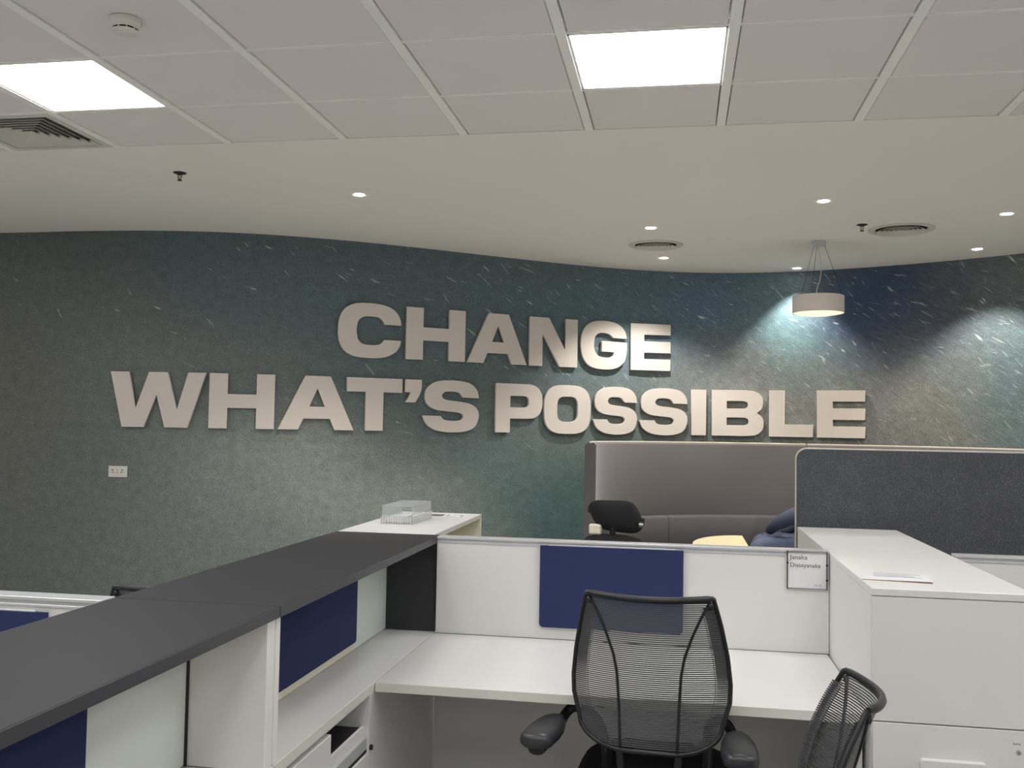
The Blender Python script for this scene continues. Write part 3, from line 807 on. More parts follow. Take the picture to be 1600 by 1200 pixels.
# name card holder
def name_card():
    x0, x1, z0, z1, y = 0.384, 0.5205, 0.965, 1.096, 3.5445
    t = thing('name_card_holder', 'clear name card holder clipped to the partition beside the white cabinet', 'sign', ((x0+x1)/2, y, z0))
    P = lambda n, b, m, par=t, **k: obj(n, b, m, par, **k)
    P('back_plate', BX(x0, x1, y-0.001, y+0.0015, z0, z1, bev=0.0004), M['black_plastic'])
    card = P('card', BX(x0+0.003, x1-0.003, y-0.0028, y-0.0012, z0+0.003, z1-0.003, bev=0), M['paper'])
    for a in (x0, x1-0.003): P('side_clip', BX(a, a+0.003, y-0.006, y+0.001, z0-0.002, z1+0.001, bev=0.0006), M['black_plastic'])
    P('top_clip', BX(x0, x1, y-0.006, y-0.003, z1-0.006, z1+0.001, bev=0.0006), M['chrome'])
    P('bottom_clip', BX(x0, x1, y-0.005, y-0.003, z0-0.001, z0+0.003, bev=0.0006), M['chrome'])
    for (xx, zz) in ((x0+0.0015, z0+0.09), (x1-0.0015, z0+0.085), (x1-0.0015, z0+0.033)):
        P('pin', TU([(xx, y-0.009, zz), (xx, y-0.004, zz)], 0.004, 8), M['black_plastic'])
    return card, (x0, x1, z0, z1, y)
CARD, CB = name_card()
def text_mesh(txt, size, align='LEFT'):
    cu = bpy.data.curves.new('lettering', 'FONT'); cu.body = txt; cu.size = size; cu.align_x = align; cu.extrude = 0.00015; cu.resolution_u = 3
    o = bpy.data.objects.new('lettering', cu); COL.objects.link(o); bpy.context.view_layer.update()
    me = bpy.data.meshes.new_from_object(o.evaluated_get(bpy.context.evaluated_depsgraph_get()))
    bpy.data.objects.remove(o); bpy.data.curves.remove(cu)
    bm = bmesh.new(); bm.from_mesh(me); bpy.data.meshes.remove(me)
    for v in bm.verts: v.co = Vector((v.co.x, -v.co.z, v.co.y))
    return bm
for (txt, sz, x, z, al, m) in (('Janaka', 0.0236, CB[0]+0.010, CB[3]-0.0285, 'LEFT', 'ink'), ('Dissayanaka', 0.0214, CB[0]+0.010, CB[3]-0.0555, 'LEFT', 'ink'), ('2A-43', 0.0115, CB[1]-0.018, CB[2]+0.010, 'RIGHT', 'ink_grey')):
    b = text_mesh(txt, sz, al); bmesh.ops.translate(b, verts=b.verts, vec=(x, CB[4]-0.0031, z))
    obj('lettering', b, M[m], CARD)

# ------------------------------------------------------------------ white desk
def desk():
    x0, x1, y0, y1 = -0.893, 0.524, 2.832, 3.548
    t = thing('desk', 'white desk between the sideboard and the tall white cabinet', 'desk', ((x0+x1)/2, (y0+y1)/2, 0))
    P = lambda n, b, m, **k: obj(n, b, m, t, **k)
    P('desktop', BX(x0, x1, y0, y1, 0.712, 0.740, bev=0.002), M['laminate'])
    P('edge_band', BX(x0+0.001, x1-0.001, y0-0.0014, y0, 0.7128, 0.7392, bev=0), M['edge'])
    P('support_beam', BX(x0+0.05, x1-0.05, 3.30, 3.36, 0.67, 0.711, bev=0.002), M['alu'])
    P('leg_panel', BX(x1-0.028, x1-0.004, y0+0.05, y1-0.02, 0.0, 0.712, bev=0.001), M['laminate'])
    P('cable_clip', BX(-0.245, -0.205, 2.86, 2.90, 0.698, 0.712, bev=0.003), M['black_plastic'])
desk()

# ------------------------------------------------------------------ right storage cabinets
def tall_cabinet(y0, y1, label, front):
    x0, x1, zt = 0.530, 0.948, 1.092
    t = thing('storage_cabinet', label, 'cabinet', ((x0+x1)/2, (y0+y1)/2, 0), group='white storage cabinets in a row')
    P = lambda n, b, m, par=t, **k: obj(n, b, m, par, **k)
    P('top_panel', BX(x0-0.001, x1+0.001, y0, y1, zt-0.020, zt, bev=0.0015), M['laminate'])
    P('carcass', BX(x0, x1, y0+0.020, y1, 0.05, zt-0.0205, bev=0.001), M['laminate'])
    P('plinth', BX(x0+0.02, x1-0.02, y0+0.05, y1, 0.0, 0.05, bev=0), M['black_liner'])
    if front:
        P('front_panel', BX(x0+0.001, x1-0.001, y0+0.001, y0+0.019, 0.7335, zt-0.022, bev=0.0012), M['laminate'])
        for z0, z1, first in ((0.40, 0.7300, True), (0.06, 0.397, False)):
            d = P('drawer', BX(x0+0.002, x1-0.002, y0+0.001, y0+0.019, z0, z1, bev=0.0012), M['laminate'])
            hz = z1-0.088
            b = bmesh.new()
            out = rrect(0.652, 0.822, hz-0.045, hz, 0.010, 4)
            loft(b, [[(p[0], y0+0.001, p[1]) for p in out], [(p[0]*0.98+0.737*0.02, y0-0.016, p[1]-0.002) for p in out]])
            P('pull_handle', b, M['laminate'], d)
            lk = P('lock', TU([(0.902, y0+0.001, z1-0.056), (0.902, y0-0.003, z1-0.056)], 0.0062, 16), M['chrome'], d, smooth=40)
            P('keyhole', BX(0.8995, 0.9045, y0-0.0036, y0-0.0028, z1-0.0567, z1-0.0553, bev=0), M['slot_dark'], d)
            if first:
                tb = text_mesh('bene', 0.0095, 'CENTER'); bmesh.ops.translate(tb, verts=tb.verts, vec=(0.898, y0+0.0008, z1-0.0365))
                P('lettering', tb, M['ink'], d)
    return t
tall_cabinet(2.798, 3.735, 'tall white cabinet right of the desk with drawers facing the camera', True)
tall_cabinet(3.738, 4.475, 'white cabinet standing behind the tall drawer cabinet, before the charcoal screen', False)

def sheets():
    t = thing('paper_stack', 'thin stack of white sheets with kraft edge on the tall cabinet front corner', 'papers', (0.636, 3.01, 1.092), math.radians(-9))
    obj('kraft_sheet', BX(-0.094, 0.094, -0.075, 0.085, 0.0, 0.0016, bev=0), M['kraft'], t, world=False, label='brown kraft card under the white sheets')
    b = bmesh.new(); n = 8
    bot = [(-0.098+0.196*i/n, -0.088, 0.0019+0.004*(i/n)**2) for i in range(n+1)]
    rings = []
    for (y, k) in ((-0.077, 1.0), (0.0, 0.5), (0.088, 0.1)):
        lo = [(-0.096+0.192*i/n, y, 0.0019+0.003*k*(i/n)) for i in range(n+1)]
        hi = [(p[0], p[1], p[2]+0.0006) for p in reversed(lo)]
        rings.append(lo+hi)
    loft(b, rings)
    obj('sheet', b, M['paper'], t, world=False)
    pr = bmesh.new()
    for i in range(5): bx(pr, -0.06, 0.07-0.02*(i % 3), -0.01+0.018*i, -0.006+0.018*i, 0.0046, 0.0050, bev=0)
    obj('print', pr, M['alu'], t, world=False)
sheets()

# ------------------------------------------------------------------ white shelf cabinet behind the counter
def shelf_cabinet():
    x0, x1, y0, y1, zt = -1.302, -0.914, 3.604, 4.50, 1.10
    t = thing('open_cabinet', 'white cabinet with open side and cream inside, behind the charcoal counter', 'cabinet', ((x0+x1)/2, (y0+y1)/2, 0))
    P = lambda n, b, m, **k: obj(n, b, m, t, **k)
    P('top_panel', BX(x0, x1, y0, y1, zt-0.020, zt, bev=0.0015), M['laminate'])
    P('back_panel', BX(x0, x0+0.016, y0, y1, 0.05, zt-0.0205, bev=0.001), M['laminate_cream'])
    P('side_panel', BX(x0+0.016, x1, y1-0.020, y1, 0.05, zt-0.0205, bev=0.001), M['laminate_cream'])
    P('side_panel', BX(x0+0.016, x1, y0, y0+0.020, 0.05, zt-0.0205, bev=0.001), M['laminate_cream'])
    for z in (0.72, 0.38, 0.05): P('shelf', BX(x0+0.016, x1-0.01, y0+0.02, y1-0.02, z, z+0.018, bev=0.001), M['laminate_cream'])
    P('plinth', BX(x0+0.03, x1-0.04, y0, y1, 0.0, 0.05, bev=0), M['black_liner'])
shelf_cabinet()

def clear_box():
    x0, x1, y0, y1, z = -1.224, -1.092, 3.92, 4.235, 1.1005
    t = thing('acrylic_box', 'clear lidded acrylic box on the white open cabinet', 'box', ((x0+x1)/2, (y0+y1)/2, z))
    P = lambda n, b, m, **k: obj(n, b, m, t, **k)
    def shell(x0, x1, y0, y1, z0, z1, th, base):
        b = bmesh.new()
        bx(b, x0, x1, y0, y0+th, z0, z1, bev=0.0008); bx(b, x0, x1, y1-th, y1, z0, z1, bev=0.0008)
        bx(b, x0, x0+th, y0+th, y1-th, z0, z1, bev=0); bx(b, x1-th, x1, y0+th, y1-th, z0, z1, bev=0)
        zz = z0 if base else z1-th
        bx(b, x0+th, x1-th, y0+th, y1-th, zz, zz+th, bev=0)
        return b
    P('tray', shell(x0-0.004, x1+0.004, y0-0.004, y1+0.004, z, z+0.034, 0.002, True), M['acrylic'])
    P('lid', shell(x0, x1, y0, y1, z+0.0355, z+0.076, 0.002, False), M['acrylic'])
    b = bmesh.new()
    for i in range(12):
        xx = x0+0.006+i*(x1-x0-0.012)/11
        bx(b, xx-0.0012, xx+0.0012, y0-0.0062, y0-0.0042, z+0.003, z+0.031, bev=0)
    P('rib_row', b, M['plastic_white'])
    P('card_block', BX(x0+0.02, x1-0.03, y0+0.03, y0+0.12, z+0.003, z+0.030, bev=0.001), M['paper'])
clear_box()
def leaflet():
    t = thing('leaflet', 'flat leaflet with a dark printed block beside the acrylic box', 'leaflet', (-1.062, 4.36, 1.1004), math.radians(2))
    obj('sheet', BX(-0.11, 0.10, -0.055, 0.055, 0, 0.0008, bev=0), M['paper'], t, world=False)
    obj('dark_print', BX(-0.108, 0.0, -0.050, 0.045, 0.0008, 0.0011, bev=0), M['dark_print'], t, world=False)
    b = BX(0.012, 0.062, -0.04, -0.028, 0.0008, 0.0011, bev=0)
    bx(b, 0.012, 0.024, -0.02, 0.04, 0.0008, 0.0011, bev=0); bx(b, 0.04, 0.09, 0.02, 0.03, 0.0008, 0.0011, bev=0); bx(b, 0.078, 0.092, -0.045, 0.012, 0.0008, 0.0011, bev=0)
    obj('grey_print', b, M['ink_grey'], t, world=False)
leaflet()

# ------------------------------------------------------------------ charcoal screen
def fabric_screen():
    x0, x1, y, z0, z1 = 0.532, 2.45, 4.55, 0.06, 1.441
    t = thing('fabric_screen', 'charcoal melange fabric screen with rounded corner behind the white cabinets', 'screen', ((x0+x1)/2, y+0.02, 0))
    P = lambda n, b, m, **k: obj(n, b, m, t, **k)
    out = rrect(x0+0.004, x1-0.004, z0, z1-0.004, 0.045, 8, (1, 1, 0, 0))
    P('fabric_panel', slab_from_outline(out, y, y+0.040), M['screen'])
    o2 = rrect(x0+0.002, x1-0.002, z0, z1-0.002, 0.047, 8, (1, 1, 0, 0))
    pts = [(p[0], y+0.020, p[1]) for p in o2]
    k = pts.index(min(pts, key=lambda p: (round(p[2], 3), p[0])))
    b = bmesh.new()
    # edge piping round the sides and top
    order = pts
    seq = [order[-1]] + order[:-1]
    tube(b, seq, 0.0055, 8, flat=1.0)
    P('edge_piping', b, M['piping'], smooth=60)
    for x in (x0+0.2, x1-0.2): P('foot', BX(x-0.03, x+0.03, y-0.05, y+0.25, 0.0, 0.06, bev=0.004), M['dark_metal'])
fabric_screen()

# ------------------------------------------------------------------ curved booth
EC, = (Vector((1.0, 7.2, 0)),)
def ell(a, rx, ry): return (EC.x+rx*math.cos(a), EC.y+ry*math.sin(a))
def arc_slab(a0, a1, off0, off1, z0, z1, n=36, bev=0.0):
    """curved slab between two offsets outward from the base ellipse"""
    b = bmesh.new(); rings = []
    for i in range(n+1):
        a = a0+(a1-a0)*i/n
        i0 = ell(a, 1.6+off0, 1.05+off0); o0 = ell(a, 1.6+off1, 1.05+off1)
        r = min(bev, (z1-z0)/3)
        if r:
            m0 = ell(a, 1.6+off0+r, 1.05+off0+r); m1 = ell(a, 1.6+off1-r, 1.05+off1-r)
            rings.append([(*i0, z0+r), (*m0, z0), (*m1, z0), (*o0, z0+r), (*o0, z1-r), (*m1, z1), (*m0, z1), (*i0, z1-r)])
        else: rings.append([(*i0, z0), (*o0, z0), (*o0, z1), (*i0, z1)])
    return loft(b, rings)
def booth():
    t = thing('curved_booth', 'curved high-back taupe booth seat standing before the mural wall', 'sofa', (1.0, 7.6, 0))
    P = lambda n, b, m, par=t, **k: obj(n, b, m, par, **k)
    asm = math.acos((1.05-1.0)/1.6)
    for (a0, a1) in ((PI*1.0, asm+0.003), (asm-0.003, PI*0.0)):
        bk = P('high_back', arc_slab(a0, a1, 0.0, 0.085, 0.05, 1.405, 40, bev=0.018), M['booth'], smooth=60)
        pts = [(*ell(a0+(a1-a0)*i/40, 1.6+0.045, 1.05+0.045), 1.407) for i in range(41)]
        P('top_piping', TU(pts, 0.009, 6), M['piping'], bk, smooth=60)
    cuts = [PI*0.985, math.acos((-0.075-1.0)/1.5), math.acos((1.06-1)/1.5), PI*0.25, PI*0.015]
    for a0, a1 in zip(cuts, cuts[1:]):
        P('back_cushion', arc_slab(a0-0.002, a1+0.002, -0.115, -0.002, 0.46, 0.822, 20, bev=0.02), M['booth_low'], smooth=60)
        P('seat_cushion', arc_slab(a0-0.002, a1+0.002, -0.56, -0.118, 0.34, 0.47, 20, bev=0.03), M['booth_low'], smooth=60)
    P('base', arc_slab(PI*0.985, PI*0.015, -0.50, -0.004, 0.0, 0.339, 40), M['booth'], smooth=60)
booth()

def booth_table():
    t = thing('booth_table', 'cream table with rounded end inside the booth', 'table', (0.36, 7.05, 0))
    pts = [(0.495, 6.36), (0.495, 7.66)] + [(0.495-0.385*math.sin(a), 7.01+0.655*math.cos(a)) for a in [PI*i/24 for i in range(1, 24)]]
    b = bmesh.new(); loft(b, [[(p[0], p[1], 0.682) for p in pts], [(p[0], p[1], 0.706) for p in pts]])
    obj('tabletop', b, M['table_cream'], t)
    obj('pedestal', LA([(0.028, 0.02), (0.028, 0.682)], 20, c=(0.34, 7.0, 0)), M['chrome'], t, smooth=40)
    obj('base_plate', LA([(0, 0.022), (0.20, 0.018), (0.21, 0.0), (0, 0.0)], 32, c=(0.34, 7.0, 0)), M['dark_metal'], t, smooth=40)
booth_table()

# ------------------------------------------------------------------ person seated in the booth (mostly behind the screen)
def skin_body(name, verts, edges, m, parent, sub=2):
    me = bpy.data.meshes.new(name)
    me.from_pydata([v[:3] for v in verts], edges, [])
    o = bpy.data.objects.new(name, me); COL.objects.link(o)
    mod = o.modifiers.new('skin', 'SKIN'); mod.use_smooth_shade = True
    for i, d in enumerate(me.skin_vertices[0].data):
        r = verts[i][3]; d.radius = (r, r); d.use_root = (i == 0)
    s = o.modifiers.new('sub', 'SUBSURF'); s.levels = s.render_levels = sub
    bpy.context.view_layer.update()
    me2 = bpy.data.meshes.new_from_object(o.evaluated_get(bpy.context.evaluated_depsgraph_get()))
    bpy.data.objects.remove(o); bpy.data.meshes.remove(me)
    for p in me2.polygons: p.use_smooth = True
    me2.materials.clear(); me2.materials.append(m)
    off = Vector(parent.location)
    me2.transform(Matrix.Translation(-off)); me2.name = name
    n = bpy.data.objects.new(name, me2); COL.objects.link(n); n.parent = parent
    return n
def ellipsoid(bm, c, r, n=20, m=14, rot=0):
    v0 = bmesh.ops.create_uvsphere(bm, u_segments=n, v_segments=m, radius=1.0)['verts']
    R = Matrix.Rotation(rot, 3, 'Z')
    for v in v0: v.co = Vector(c) + R @ Vector((v.co.x*r[0], v.co.y*r[1], v.co.z*r[2]))
    return bm
def person():
    t = thing('person', 'person in navy clothes seated in the booth, mostly hidden behind charcoal screen', 'person', (1.1, 7.8, 0))
    # pelvis 0, spine, chest, neck, shoulders, arms, legs : one continuous body
    V = [(1.12, 7.86, 0.60, .150), (1.13, 7.86, 0.76, .130), (1.12, 7.84, 0.94, .145), (1.11, 7.83, 1.02, .125), (1.09, 7.81, 1.10, .055),          # 0-4
         (1.03, 7.67, 1.00, .068), (0.93, 7.56, 0.905, .068), (0.805, 7.50, 0.855, .064), (0.725, 7.53, 0.810, .052), (0.685, 7.61, 0.745, .036),     # 5-9 near arm
         (1.17, 7.99, 1.00, .068), (1.08, 8.02, 0.86, .056), (0.94, 7.97, 0.77, .048), (0.81, 7.90, 0.715, .036),                                     # 10-13 far arm
         (1.07, 7.73, 0.60, .100), (0.84, 7.60, 0.635, .092), (0.585, 7.47, 0.655, .078), (0.575, 7.44, 0.36, .056), (0.565, 7.43, 0.11, .044),      # 14-18 near leg
         (1.06, 7.96, 0.60, .100), (0.84, 7.88, 0.635, .090), (0.63, 7.80, 0.660, .076), (0.60, 7.74, 0.36, .056), (0.59, 7.73, 0.11, .044)]         # 19-23 far leg
    E = [(0, 1), (1, 2), (2, 3), (3, 4), (3, 5), (5, 6), (6, 7), (7, 8), (8, 9), (3, 10), (10, 11), (11, 12), (12, 13),
         (0, 14), (14, 15), (15, 16), (16, 17), (17, 18), (0, 19), (19, 20), (20, 21), (21, 22), (22, 23)]
    body = skin_body('body', V, E, M['sweater'], t)
    # trousers take the lower half of the one surface
    me = body.data; me.materials.append(M['trouser'])
    ox, oy = t.location.x, t.location.y
    for p in me.polygons:
        c = p.center
        wx, wy, wz = c.x+ox, c.y+oy, c.z
        near_thigh = wz < 0.745 and wy < 7.74 and not (wx < 0.74 and wy > 7.55 and wz > 0.72)
        if wz < 0.70 or near_thigh: p.material_index = 1
    # head with face
    h = bmesh.new(); d = Vector((-0.86, -0.5, 0)); s = Vector((0.5, -0.86, 0)); hc = Vector((1.05, 7.785, 1.235))
    ellipsoid(h, hc, (0.088, 0.072, 0.112), rot=math.atan2(d.y, d.x))
    ellipsoid(h, hc+d*0.088+Vector((0, 0, -0.012)), (0.016, 0.012, 0.020), 10, 8, rot=math.atan2(d.y, d.x))
    for k in (-1, 1): ellipsoid(h, hc+s*0.072*k+Vector((0, 0, -0.008)), (0.014, 0.007, 0.028), 10, 8, rot=math.atan2(d.y, d.x))
    tube(h, [hc-Vector((0, 0, 0.07))-d*0.01, Vector((1.09, 7.81, 1.09))], 0.05, 14)
    head = obj('head', h, M['skin'], t, smooth=60)
    e = bmesh.new()
    for k in (-1, 1): ellipsoid(e, hc+d*0.080+s*0.030*k+Vector((0, 0, 0.012)), (0.008, 0.012, 0.008), 10, 8)
    obj('eye', e, M['hair'], head)
    obj('mouth', ellipsoid(bmesh.new(), hc+d*0.080+Vector((0, 0, -0.052)), (0.008, 0.022, 0.005), 12, 8, rot=math.atan2(d.y, d.x)), M['booth_low'], head)
    hr = ellipsoid(bmesh.new(), hc+Vector((0, 0, 0.010))-d*0.010, (0.094, 0.079, 0.114), 20, 14, rot=math.atan2(d.y, d.x))
    bmesh.ops.delete(hr, geom=[v for v in hr.verts if (v.co-hc).dot(d) > 0.045 and v.co.z < hc.z+0.065 or v.co.z < hc.z-0.055], context='VERTS')
    obj('hair', hr, M['hair'], t, smooth=60)
    # hands hanging between the knees
    for (w, fdir) in ((Vector((0.690, 7.640, 0.700)), Vector((-0.25, 0.25, -0.92))), (Vector((0.795, 7.86, 0.700)), Vector((-0.3, -0.45, -0.85)))):
        fdir.normalize(); side = fdir.cross(Vector((0, 0, 1))).normalized(); nrm = side.cross(fdir)
        hb = bmesh.new()
        palm = [w + fdir*(0.02*i) for i in range(5)]
        tube(hb, palm, [0.026, 0.032, 0.038, 0.038, 0.032], 12, flat=0.45)
        for j, L in enumerate((0.070, 0.080, 0.075, 0.058)):
            b0 = w+fdir*0.075+side*(-0.028+0.0185*j)
            tube(hb, smooth_pts([b0, b0+fdir*L*0.5-nrm*0.004, b0+fdir*L*0.85-nrm*0.020, b0+fdir*L-nrm*0.034], 3), [0.009]*9+[0.006], 8)
        b0 = w+fdir*0.025+side*0.030
        tube(hb, smooth_pts([b0, b0+side*0.022+fdir*0.025, b0+side*0.024+fdir*0.055-nrm*0.01], 4), [0.011]*8+[0.008], 8)
        obj('hand', hb, M['skin'], t, smooth=60)
    for (fx, fy) in ((0.565, 7.43), (0.59, 7.73)):
        b = bmesh.new(); dd = Vector((-0.9, -0.42, 0)).normalized(); sd = Vector((0.42, -0.9, 0))
        rings = []
        for (q, w_, h_) in ((-0.07, 0.030, 0.07), (-0.03, 0.040, 0.095), (0.04, 0.042, 0.085), (0.11, 0.046, 0.06), (0.17, 0.040, 0.045), (0.20, 0.020, 0.030)):
            c = Vector((fx, fy, 0))+dd*q
            rings.append([c+sd*w_*math.cos(a)+Vector((0, 0, 0.004+h_*0.5+h_*0.5*math.sin(a))) for a in [2*PI*i/14 for i in range(14)]])
        loft(b, rings); obj('shoe', b, M['black_plastic'], t, smooth=60)
person()

# ------------------------------------------------------------------ task chairs
HWT = [(0, 0.02), (0.02, .100), (.07, .155), (.177, .198), (.327, .217), (.435, .219), (.608, .211), (.823, .193), (1, .173)]
def interp(tab, v):
    for (a, fa), (b, fb) in zip(tab, tab[1:]):
        if v <= b: return fa+(fb-fa)*(v-a)/(b-a)
    return tab[-1][1]
def hw(v):
    if v < 0.177:      # rounded lower corners
        s = max(0.0, v/0.177)
        return 0.06+(0.198-0.06)*math.sqrt(max(0, 1-(1-s)**2))
    return interp(HWT, v)
BZ0, BH = 0.627, 0.435
def bpt(u, v, w=None, fwd=0.0):
    w = hw(v) if w is None else w
    x = u*w
    yc = -0.245 + 0.02*math.sin(PI*v) - 0.075*v
    d = 0.07*(x/0.2)**2*(0.45+0.55*v)
    return Vector((x, yc+d+fwd, BZ0+BH*v))
def ribbons(bm, v0, v1, pitch, hgt, ufun, fwd=0.0, seg=14, th=0.0014):
    n = int((v1-v0)*BH/pitch)
    for i in range(n+1):
        v = v0+(v1-v0)*i/n
        for (ua, ub) in ufun(v):
            k = max(2, int(seg*abs(ub-ua)/2)+1)
            rings = []
            for j in range(k+1):
                u = ua+(ub-ua)*j/k
                p = bpt(u, v, fwd=fwd)
                rings.append([p+Vector((0, -th/2, -hgt/2)), p+Vector((0, th/2, -hgt/2)), p+Vector((0, th/2, hgt/2)), p+Vector((0, -th/2, hgt/2))])
            loft(bm, rings)
def task_chair(label, loc, rz):
    t = thing('task_chair', label, 'chair', (0, 0, 0), 0, 'black mesh-back task chairs')
    P = lambda n, b, m, par=t, **k: obj(n, b, m, par, world=False, **k)
    b = bmesh.new(); ribbons(b, 0.03, 0.985, 0.0058, 0.0038, lambda v: [(-0.985, 0.985)])
    mb_ = P('mesh_back', b, M['mesh']); mb_['kind'] = 'stuff'
    for s in (-1, 1):
        b = bmesh.new()
        ribbons(b, 0.05, 0.93, 0.0058, 0.0044, lambda v: [tuple(sorted((s*0.985, s*(1-0.036/hw(v)))))], fwd=0.014, seg=8)
        pts = [bpt(s*(1-0.040/hw(v)), v, fwd=0.016) for v in [0.1+0.82*i/16 for i in range(17)]]
        tube(b, pts, 0.0012, 4)
        sbm = P('side_band', b, M['mesh']); sbm['kind'] = 'stuff'
    SE = [(0, .078), (.3, .083), (.5, .088), (.62, .098), (.75, .117), (.88, .142), (.96, .160)]
    for s in (-1, 1):
        b = bmesh.new(); pts = []
        for i in range(31):
            v = 0.01+0.95*i/30; x = interp(SE, v)
            pts.append(bpt(s*x/hw(v), v, fwd=-0.002))
        tube(b, pts, 0.0042, 6)
        P('seam', b, M['black_plastic'], smooth=60)
    # frame: sides and bottom, then the thicker top bar with corner clips
    vs = [1.0-0.823*i/22 for i in range(22)]
    left = [bpt(-1, v) for v in vs]
    low = [bpt(-1, 0.177*(1-math.sin(PI/2*i/14))) for i in range(15)]
    right = [Vector((-p.x, p.y, p.z)) for p in (left+low)]
    path = left+low+right[::-1]
    fr = P('back_frame', TU(path, 0.0068, 8), M['black_plastic'], smooth=60)
    top = [bpt(u, 1.0, fwd=-0.002)+Vector((0, 0, -0.004*(1-u*u))) for u in [-1+2*i/20 for i in range(21)]]
    P('top_bar', TU(top, [0.007]+[0.0098]*19+[0.007], 8), M['black_plastic'], fr, smooth=60)
    for s in (-1, 1):
        b = bmesh.new()
        p = bpt(s*0.93, 0.955, fwd=-0.006); ellipsoid(b, p, (0.010, 0.007, 0.011), 10, 8)
        P('corner_clip', b, M['black_plastic'], fr, smooth=60)
    # back supports, spine to the seat
    for s in (-1, 1):
        P('back_support', TU(smooth_pts([bpt(s*0.078/hw(0.04), 0.05, fwd=0.012), (s*0.075, -0.225, 0.54), (s*0.072, -0.19, 0.47), (s*0.06, -0.10, 0.43)], 5), 0.0105, 8), M['black_plastic'], smooth=60)
    # arms (set a little to the left, the right pad drawn back towards the sitter's elbow)
    for s in (-1, 1):
        ox, oy = (-0.022 if s > 0 else -0.030), (-0.090 if s > 0 else -0.080)
        V_ = lambda x, y, z: Vector((s*x+ox, y+oy, z))
        arm = P('arm', TU(smooth_pts([(s*0.140, -0.10, 0.45), (s*0.150, 0.0, 0.54), (s*0.165+ox*.6, 0.01, 0.63), V_(0.205, 0.04, 0.676), V_(0.236, 0.03, 0.660), V_(0.255, -0.04, 0.620)], 6), 0.0150, 10), M['black_plastic'], smooth=60)
        b = bmesh.new(); rings = []
        L = [(-0.150, .014, .010), (-0.146, .034, .018), (-0.126, .047, .023), (-0.06, .050, .024), (0.0, .046, .024), (0.05, .037, .021), (0.085, .025, .015), (0.10, .008, .006)]
        for (q, w_, h_) in L:
            c = Vector((s*0.262+s*(-0.07)*q+ox, -0.105+q+oy, 0.648))
            ring = []
            for i in range(18):
                a = 2*PI*i/18; ca, sa = math.cos(a), math.sin(a)
                ring.append(c+Vector((w_*math.copysign(abs(ca)**.7, ca), 0, h_*math.copysign(abs(sa)**.7, sa)+0.006)))
            rings.append(ring)
        loft(b, rings)
        P('arm_pad', b, M['arm_rubber'], arm, smooth=70)
        P('pad_mount', TU([V_(0.274, -0.215, 0.622), V_(0.266, -0.08, 0.618), V_(0.255, -0.03, 0.626)], [0.024, 0.026, 0.018], 10, flat=0.6), M['black_plastic'], arm, smooth=60)
    # seat
    b = bmesh.new(); rings = []
    for (z, sx, sy) in ((0.435, .17, .17), (0.44, .215, .215), (0.465, .235, .235), (0.49, .235, .235), (0.505, .205, .21), (0.508, .10, .10)):
        rings.append([(sx*math.copysign(abs(math.cos(a))**.6, math.cos(a)), 0.055+sy*math.copysign(abs(math.sin(a))**.6, math.sin(a)), z) for a in [2*PI*i/36 for i in range(36)]])
    loft(b, rings)
    P('seat', b, M['black_fabric'], smooth=60)
    P('mechanism', BX(-0.09, 0.09, -0.14, 0.14, 0.385, 0.437, bev=0.015, seg=2), M['black_plastic'])
    P('gas_column', LA([(0.026, 0.10), (0.026, 0.24), (0.018, 0.242), (0.018, 0.39)], 20), M['dark_metal'], smooth=40)
    for k in range(5):
        a = 2*PI*k/5+0.3; d = Vector((math.cos(a), math.sin(a), 0))
        lg = P('base_leg', TU([d*0.02+Vector((0, 0, 0.115)), d*0.16+Vector((0, 0, 0.095)), d*0.30+Vector((0, 0, 0.075))], [0.026, 0.020, 0.014], 8), M['black_plastic'], smooth=60)
        c = d*0.30; sd = Vector((-d.y, d.x, 0))
        P('caster', TU([c-sd*0.022+Vector((0, 0, 0.029)), c+sd*0.022+Vector((0, 0, 0.029))], 0.029, 14), M['black_plastic'], lg, smooth=40)
    t.location = loc; t.rotation_euler = (0, 0, rz)
    return t
def lower(root, dz):
    for c in kids(root):
        if not c.name.startswith(('base_leg', 'gas_column')): c.location.z -= dz
def recline(root, a):
    c = Vector((0, -0.2, 0.5)); R = Matrix.Rotation(a, 3, 'X')
    for k in kids(root):
        if k.name.startswith(('mesh_back', 'side_band', 'seam', 'back_frame', 'back_support')):
            k.location += c - R @ c; k.rotation_euler.x = a
CH1 = task_chair('black mesh-back task chair in front of the white desk, seen from behind', (-0.054, 2.962, 0), math.radians(-4.3))
CH2 = dup(CH1, (0.078, 2.312, 0), math.radians(88.3), 'black mesh-back task chair at lower right, turned sideways before the drawer cabinet')
lower(CH2, 0.112); recline(CH2, math.radians(5.55))
CH3 = dup(CH1, (-1.688, 3.135, 0), math.radians(20), 'black mesh-back task chair behind the charcoal counter, only its top corner showing')
lower(CH3, 0.072)

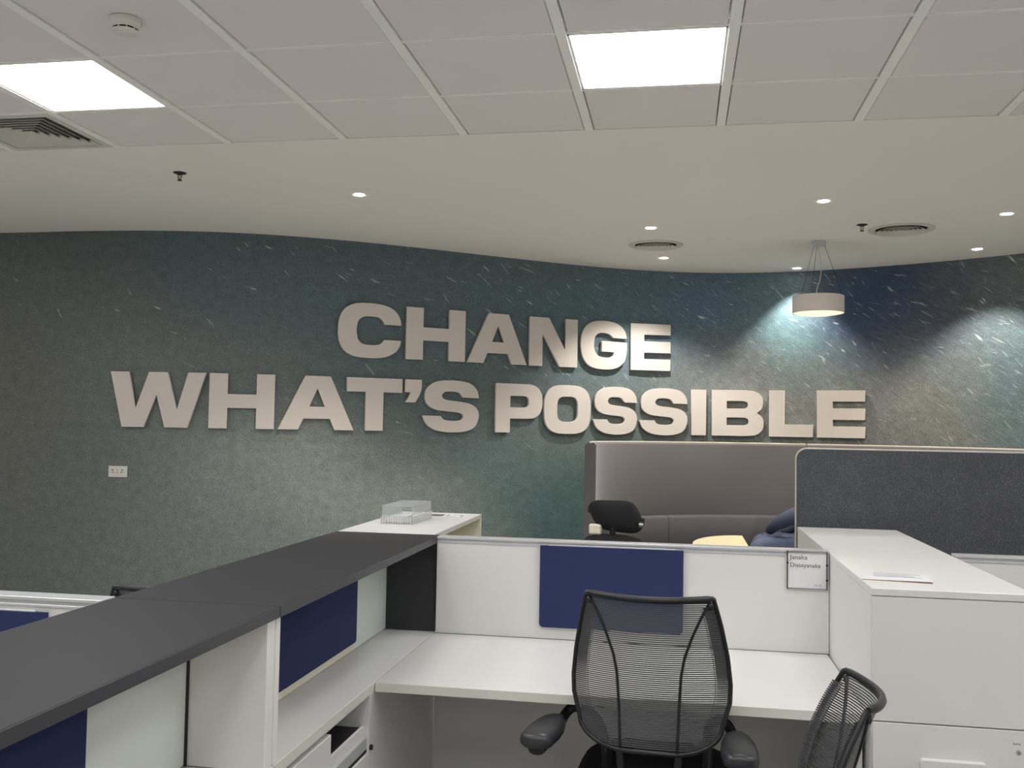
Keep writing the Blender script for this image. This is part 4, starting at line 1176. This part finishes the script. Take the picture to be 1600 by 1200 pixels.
def headrest_chair():
    t = thing('headrest_chair', 'black chair with padded headrest behind the white partition', 'chair', (0, 0, 0))
    P = lambda n, b, m, par=t, **k: obj(n, b, m, par, world=False, **k)
    def pad(rings_spec, n=24, e=0.6):
        b = bmesh.new(); rings = []
        for (c, hx, hy) in rings_spec:
            rings.append([(c[0]+hx*math.copysign(abs(math.cos(a))**e, math.cos(a)), c[1]+hy*math.copysign(abs(math.sin(a))**e, math.sin(a)), c[2]) for a in [2*PI*i/n for i in range(n)]])
        return loft(b, rings)
    b = bmesh.new(); rings = []
    for i in range(17):          # headrest lofted across its width, plump ends
        u = math.sin(PI/2*(-1+2*i/16)); k = max(0.0, 1-abs(u)**5)**0.45; x = u*0.112
        hz, hy = 0.004+(0.064+0.006*u)*k, 0.004+0.044*k
        rings.append([(x-0.016*math.sin(a), -0.20+0.035*u*u+hy*math.copysign(abs(math.cos(a))**.8, math.cos(a)), 1.136-0.004*u+hz*math.copysign(abs(math.sin(a))**.8, math.sin(a))) for a in [2*PI*j/20 for j in range(20)]])
    loft(b, rings)
    P('headrest', b, M['black_fabric'], smooth=70)
    P('headrest_bracket', BX(-0.105, -0.05, -0.235, -0.205, 1.055, 1.10, bev=0.006), M['laminate_cream'], label='cream bracket behind the black headrest')
    P('neck_post', TU([(0, -0.21, 0.90), (0, -0.225, 1.12)], 0.014, 10), M['black_plastic'], smooth=60)
    P('knob', TU([(0.115, -0.215, 1.105), (0.133, -0.215, 1.105)], 0.011, 10), M['chrome'], smooth=50)
    P('backrest', pad([((0, -0.17, 0.50), .12, .02), ((0, -0.18, 0.53), .19, .035), ((0, -0.20, 0.70), .215, .04), ((0, -0.21, 0.90), .20, .04), ((0, -0.215, 1.0), .165, .034), ((0, -0.218, 1.045), .115, .022), ((0, -0.218, 1.058), .06, .010)]), M['black_fabric'], smooth=70)
    P('seat', pad([((0, 0.06, 0.42), .2, .2), ((0, 0.06, 0.44), .24, .24), ((0, 0.06, 0.49), .24, .24), ((0, 0.06, 0.505), .2, .2)]), M['black_fabric'], smooth=60)
    P('back_bar', TU(smooth_pts([(0, -0.225, 0.70), (0, -0.22, 0.46), (0, -0.10, 0.40), (0, 0.05, 0.40)], 4), 0.018, 8), M['black_plastic'], smooth=60)
    P('gas_column', LA([(0.026, 0.10), (0.026, 0.24), (0.018, 0.242), (0.018, 0.42)], 20), M['dark_metal'], smooth=40)
    for k in range(5):
        a = 2*PI*k/5; d = Vector((math.cos(a), math.sin(a), 0))
        lg = P('base_leg', TU([d*0.02+Vector((0, 0, 0.115)), d*0.16+Vector((0, 0, 0.095)), d*0.30+Vector((0, 0, 0.075))], [0.026, 0.020, 0.014], 8), M['black_plastic'], smooth=60)
        c = d*0.30; sd = Vector((-d.y, d.x, 0))
        P('caster', TU([c-sd*0.022+Vector((0, 0, 0.029)), c+sd*0.022+Vector((0, 0, 0.029))], 0.029, 14), M['black_plastic'], lg, smooth=40)
    t.location = (-0.235, 4.42, 0.0); t.rotation_euler = (0, 0, math.radians(-10))
headrest_chair()
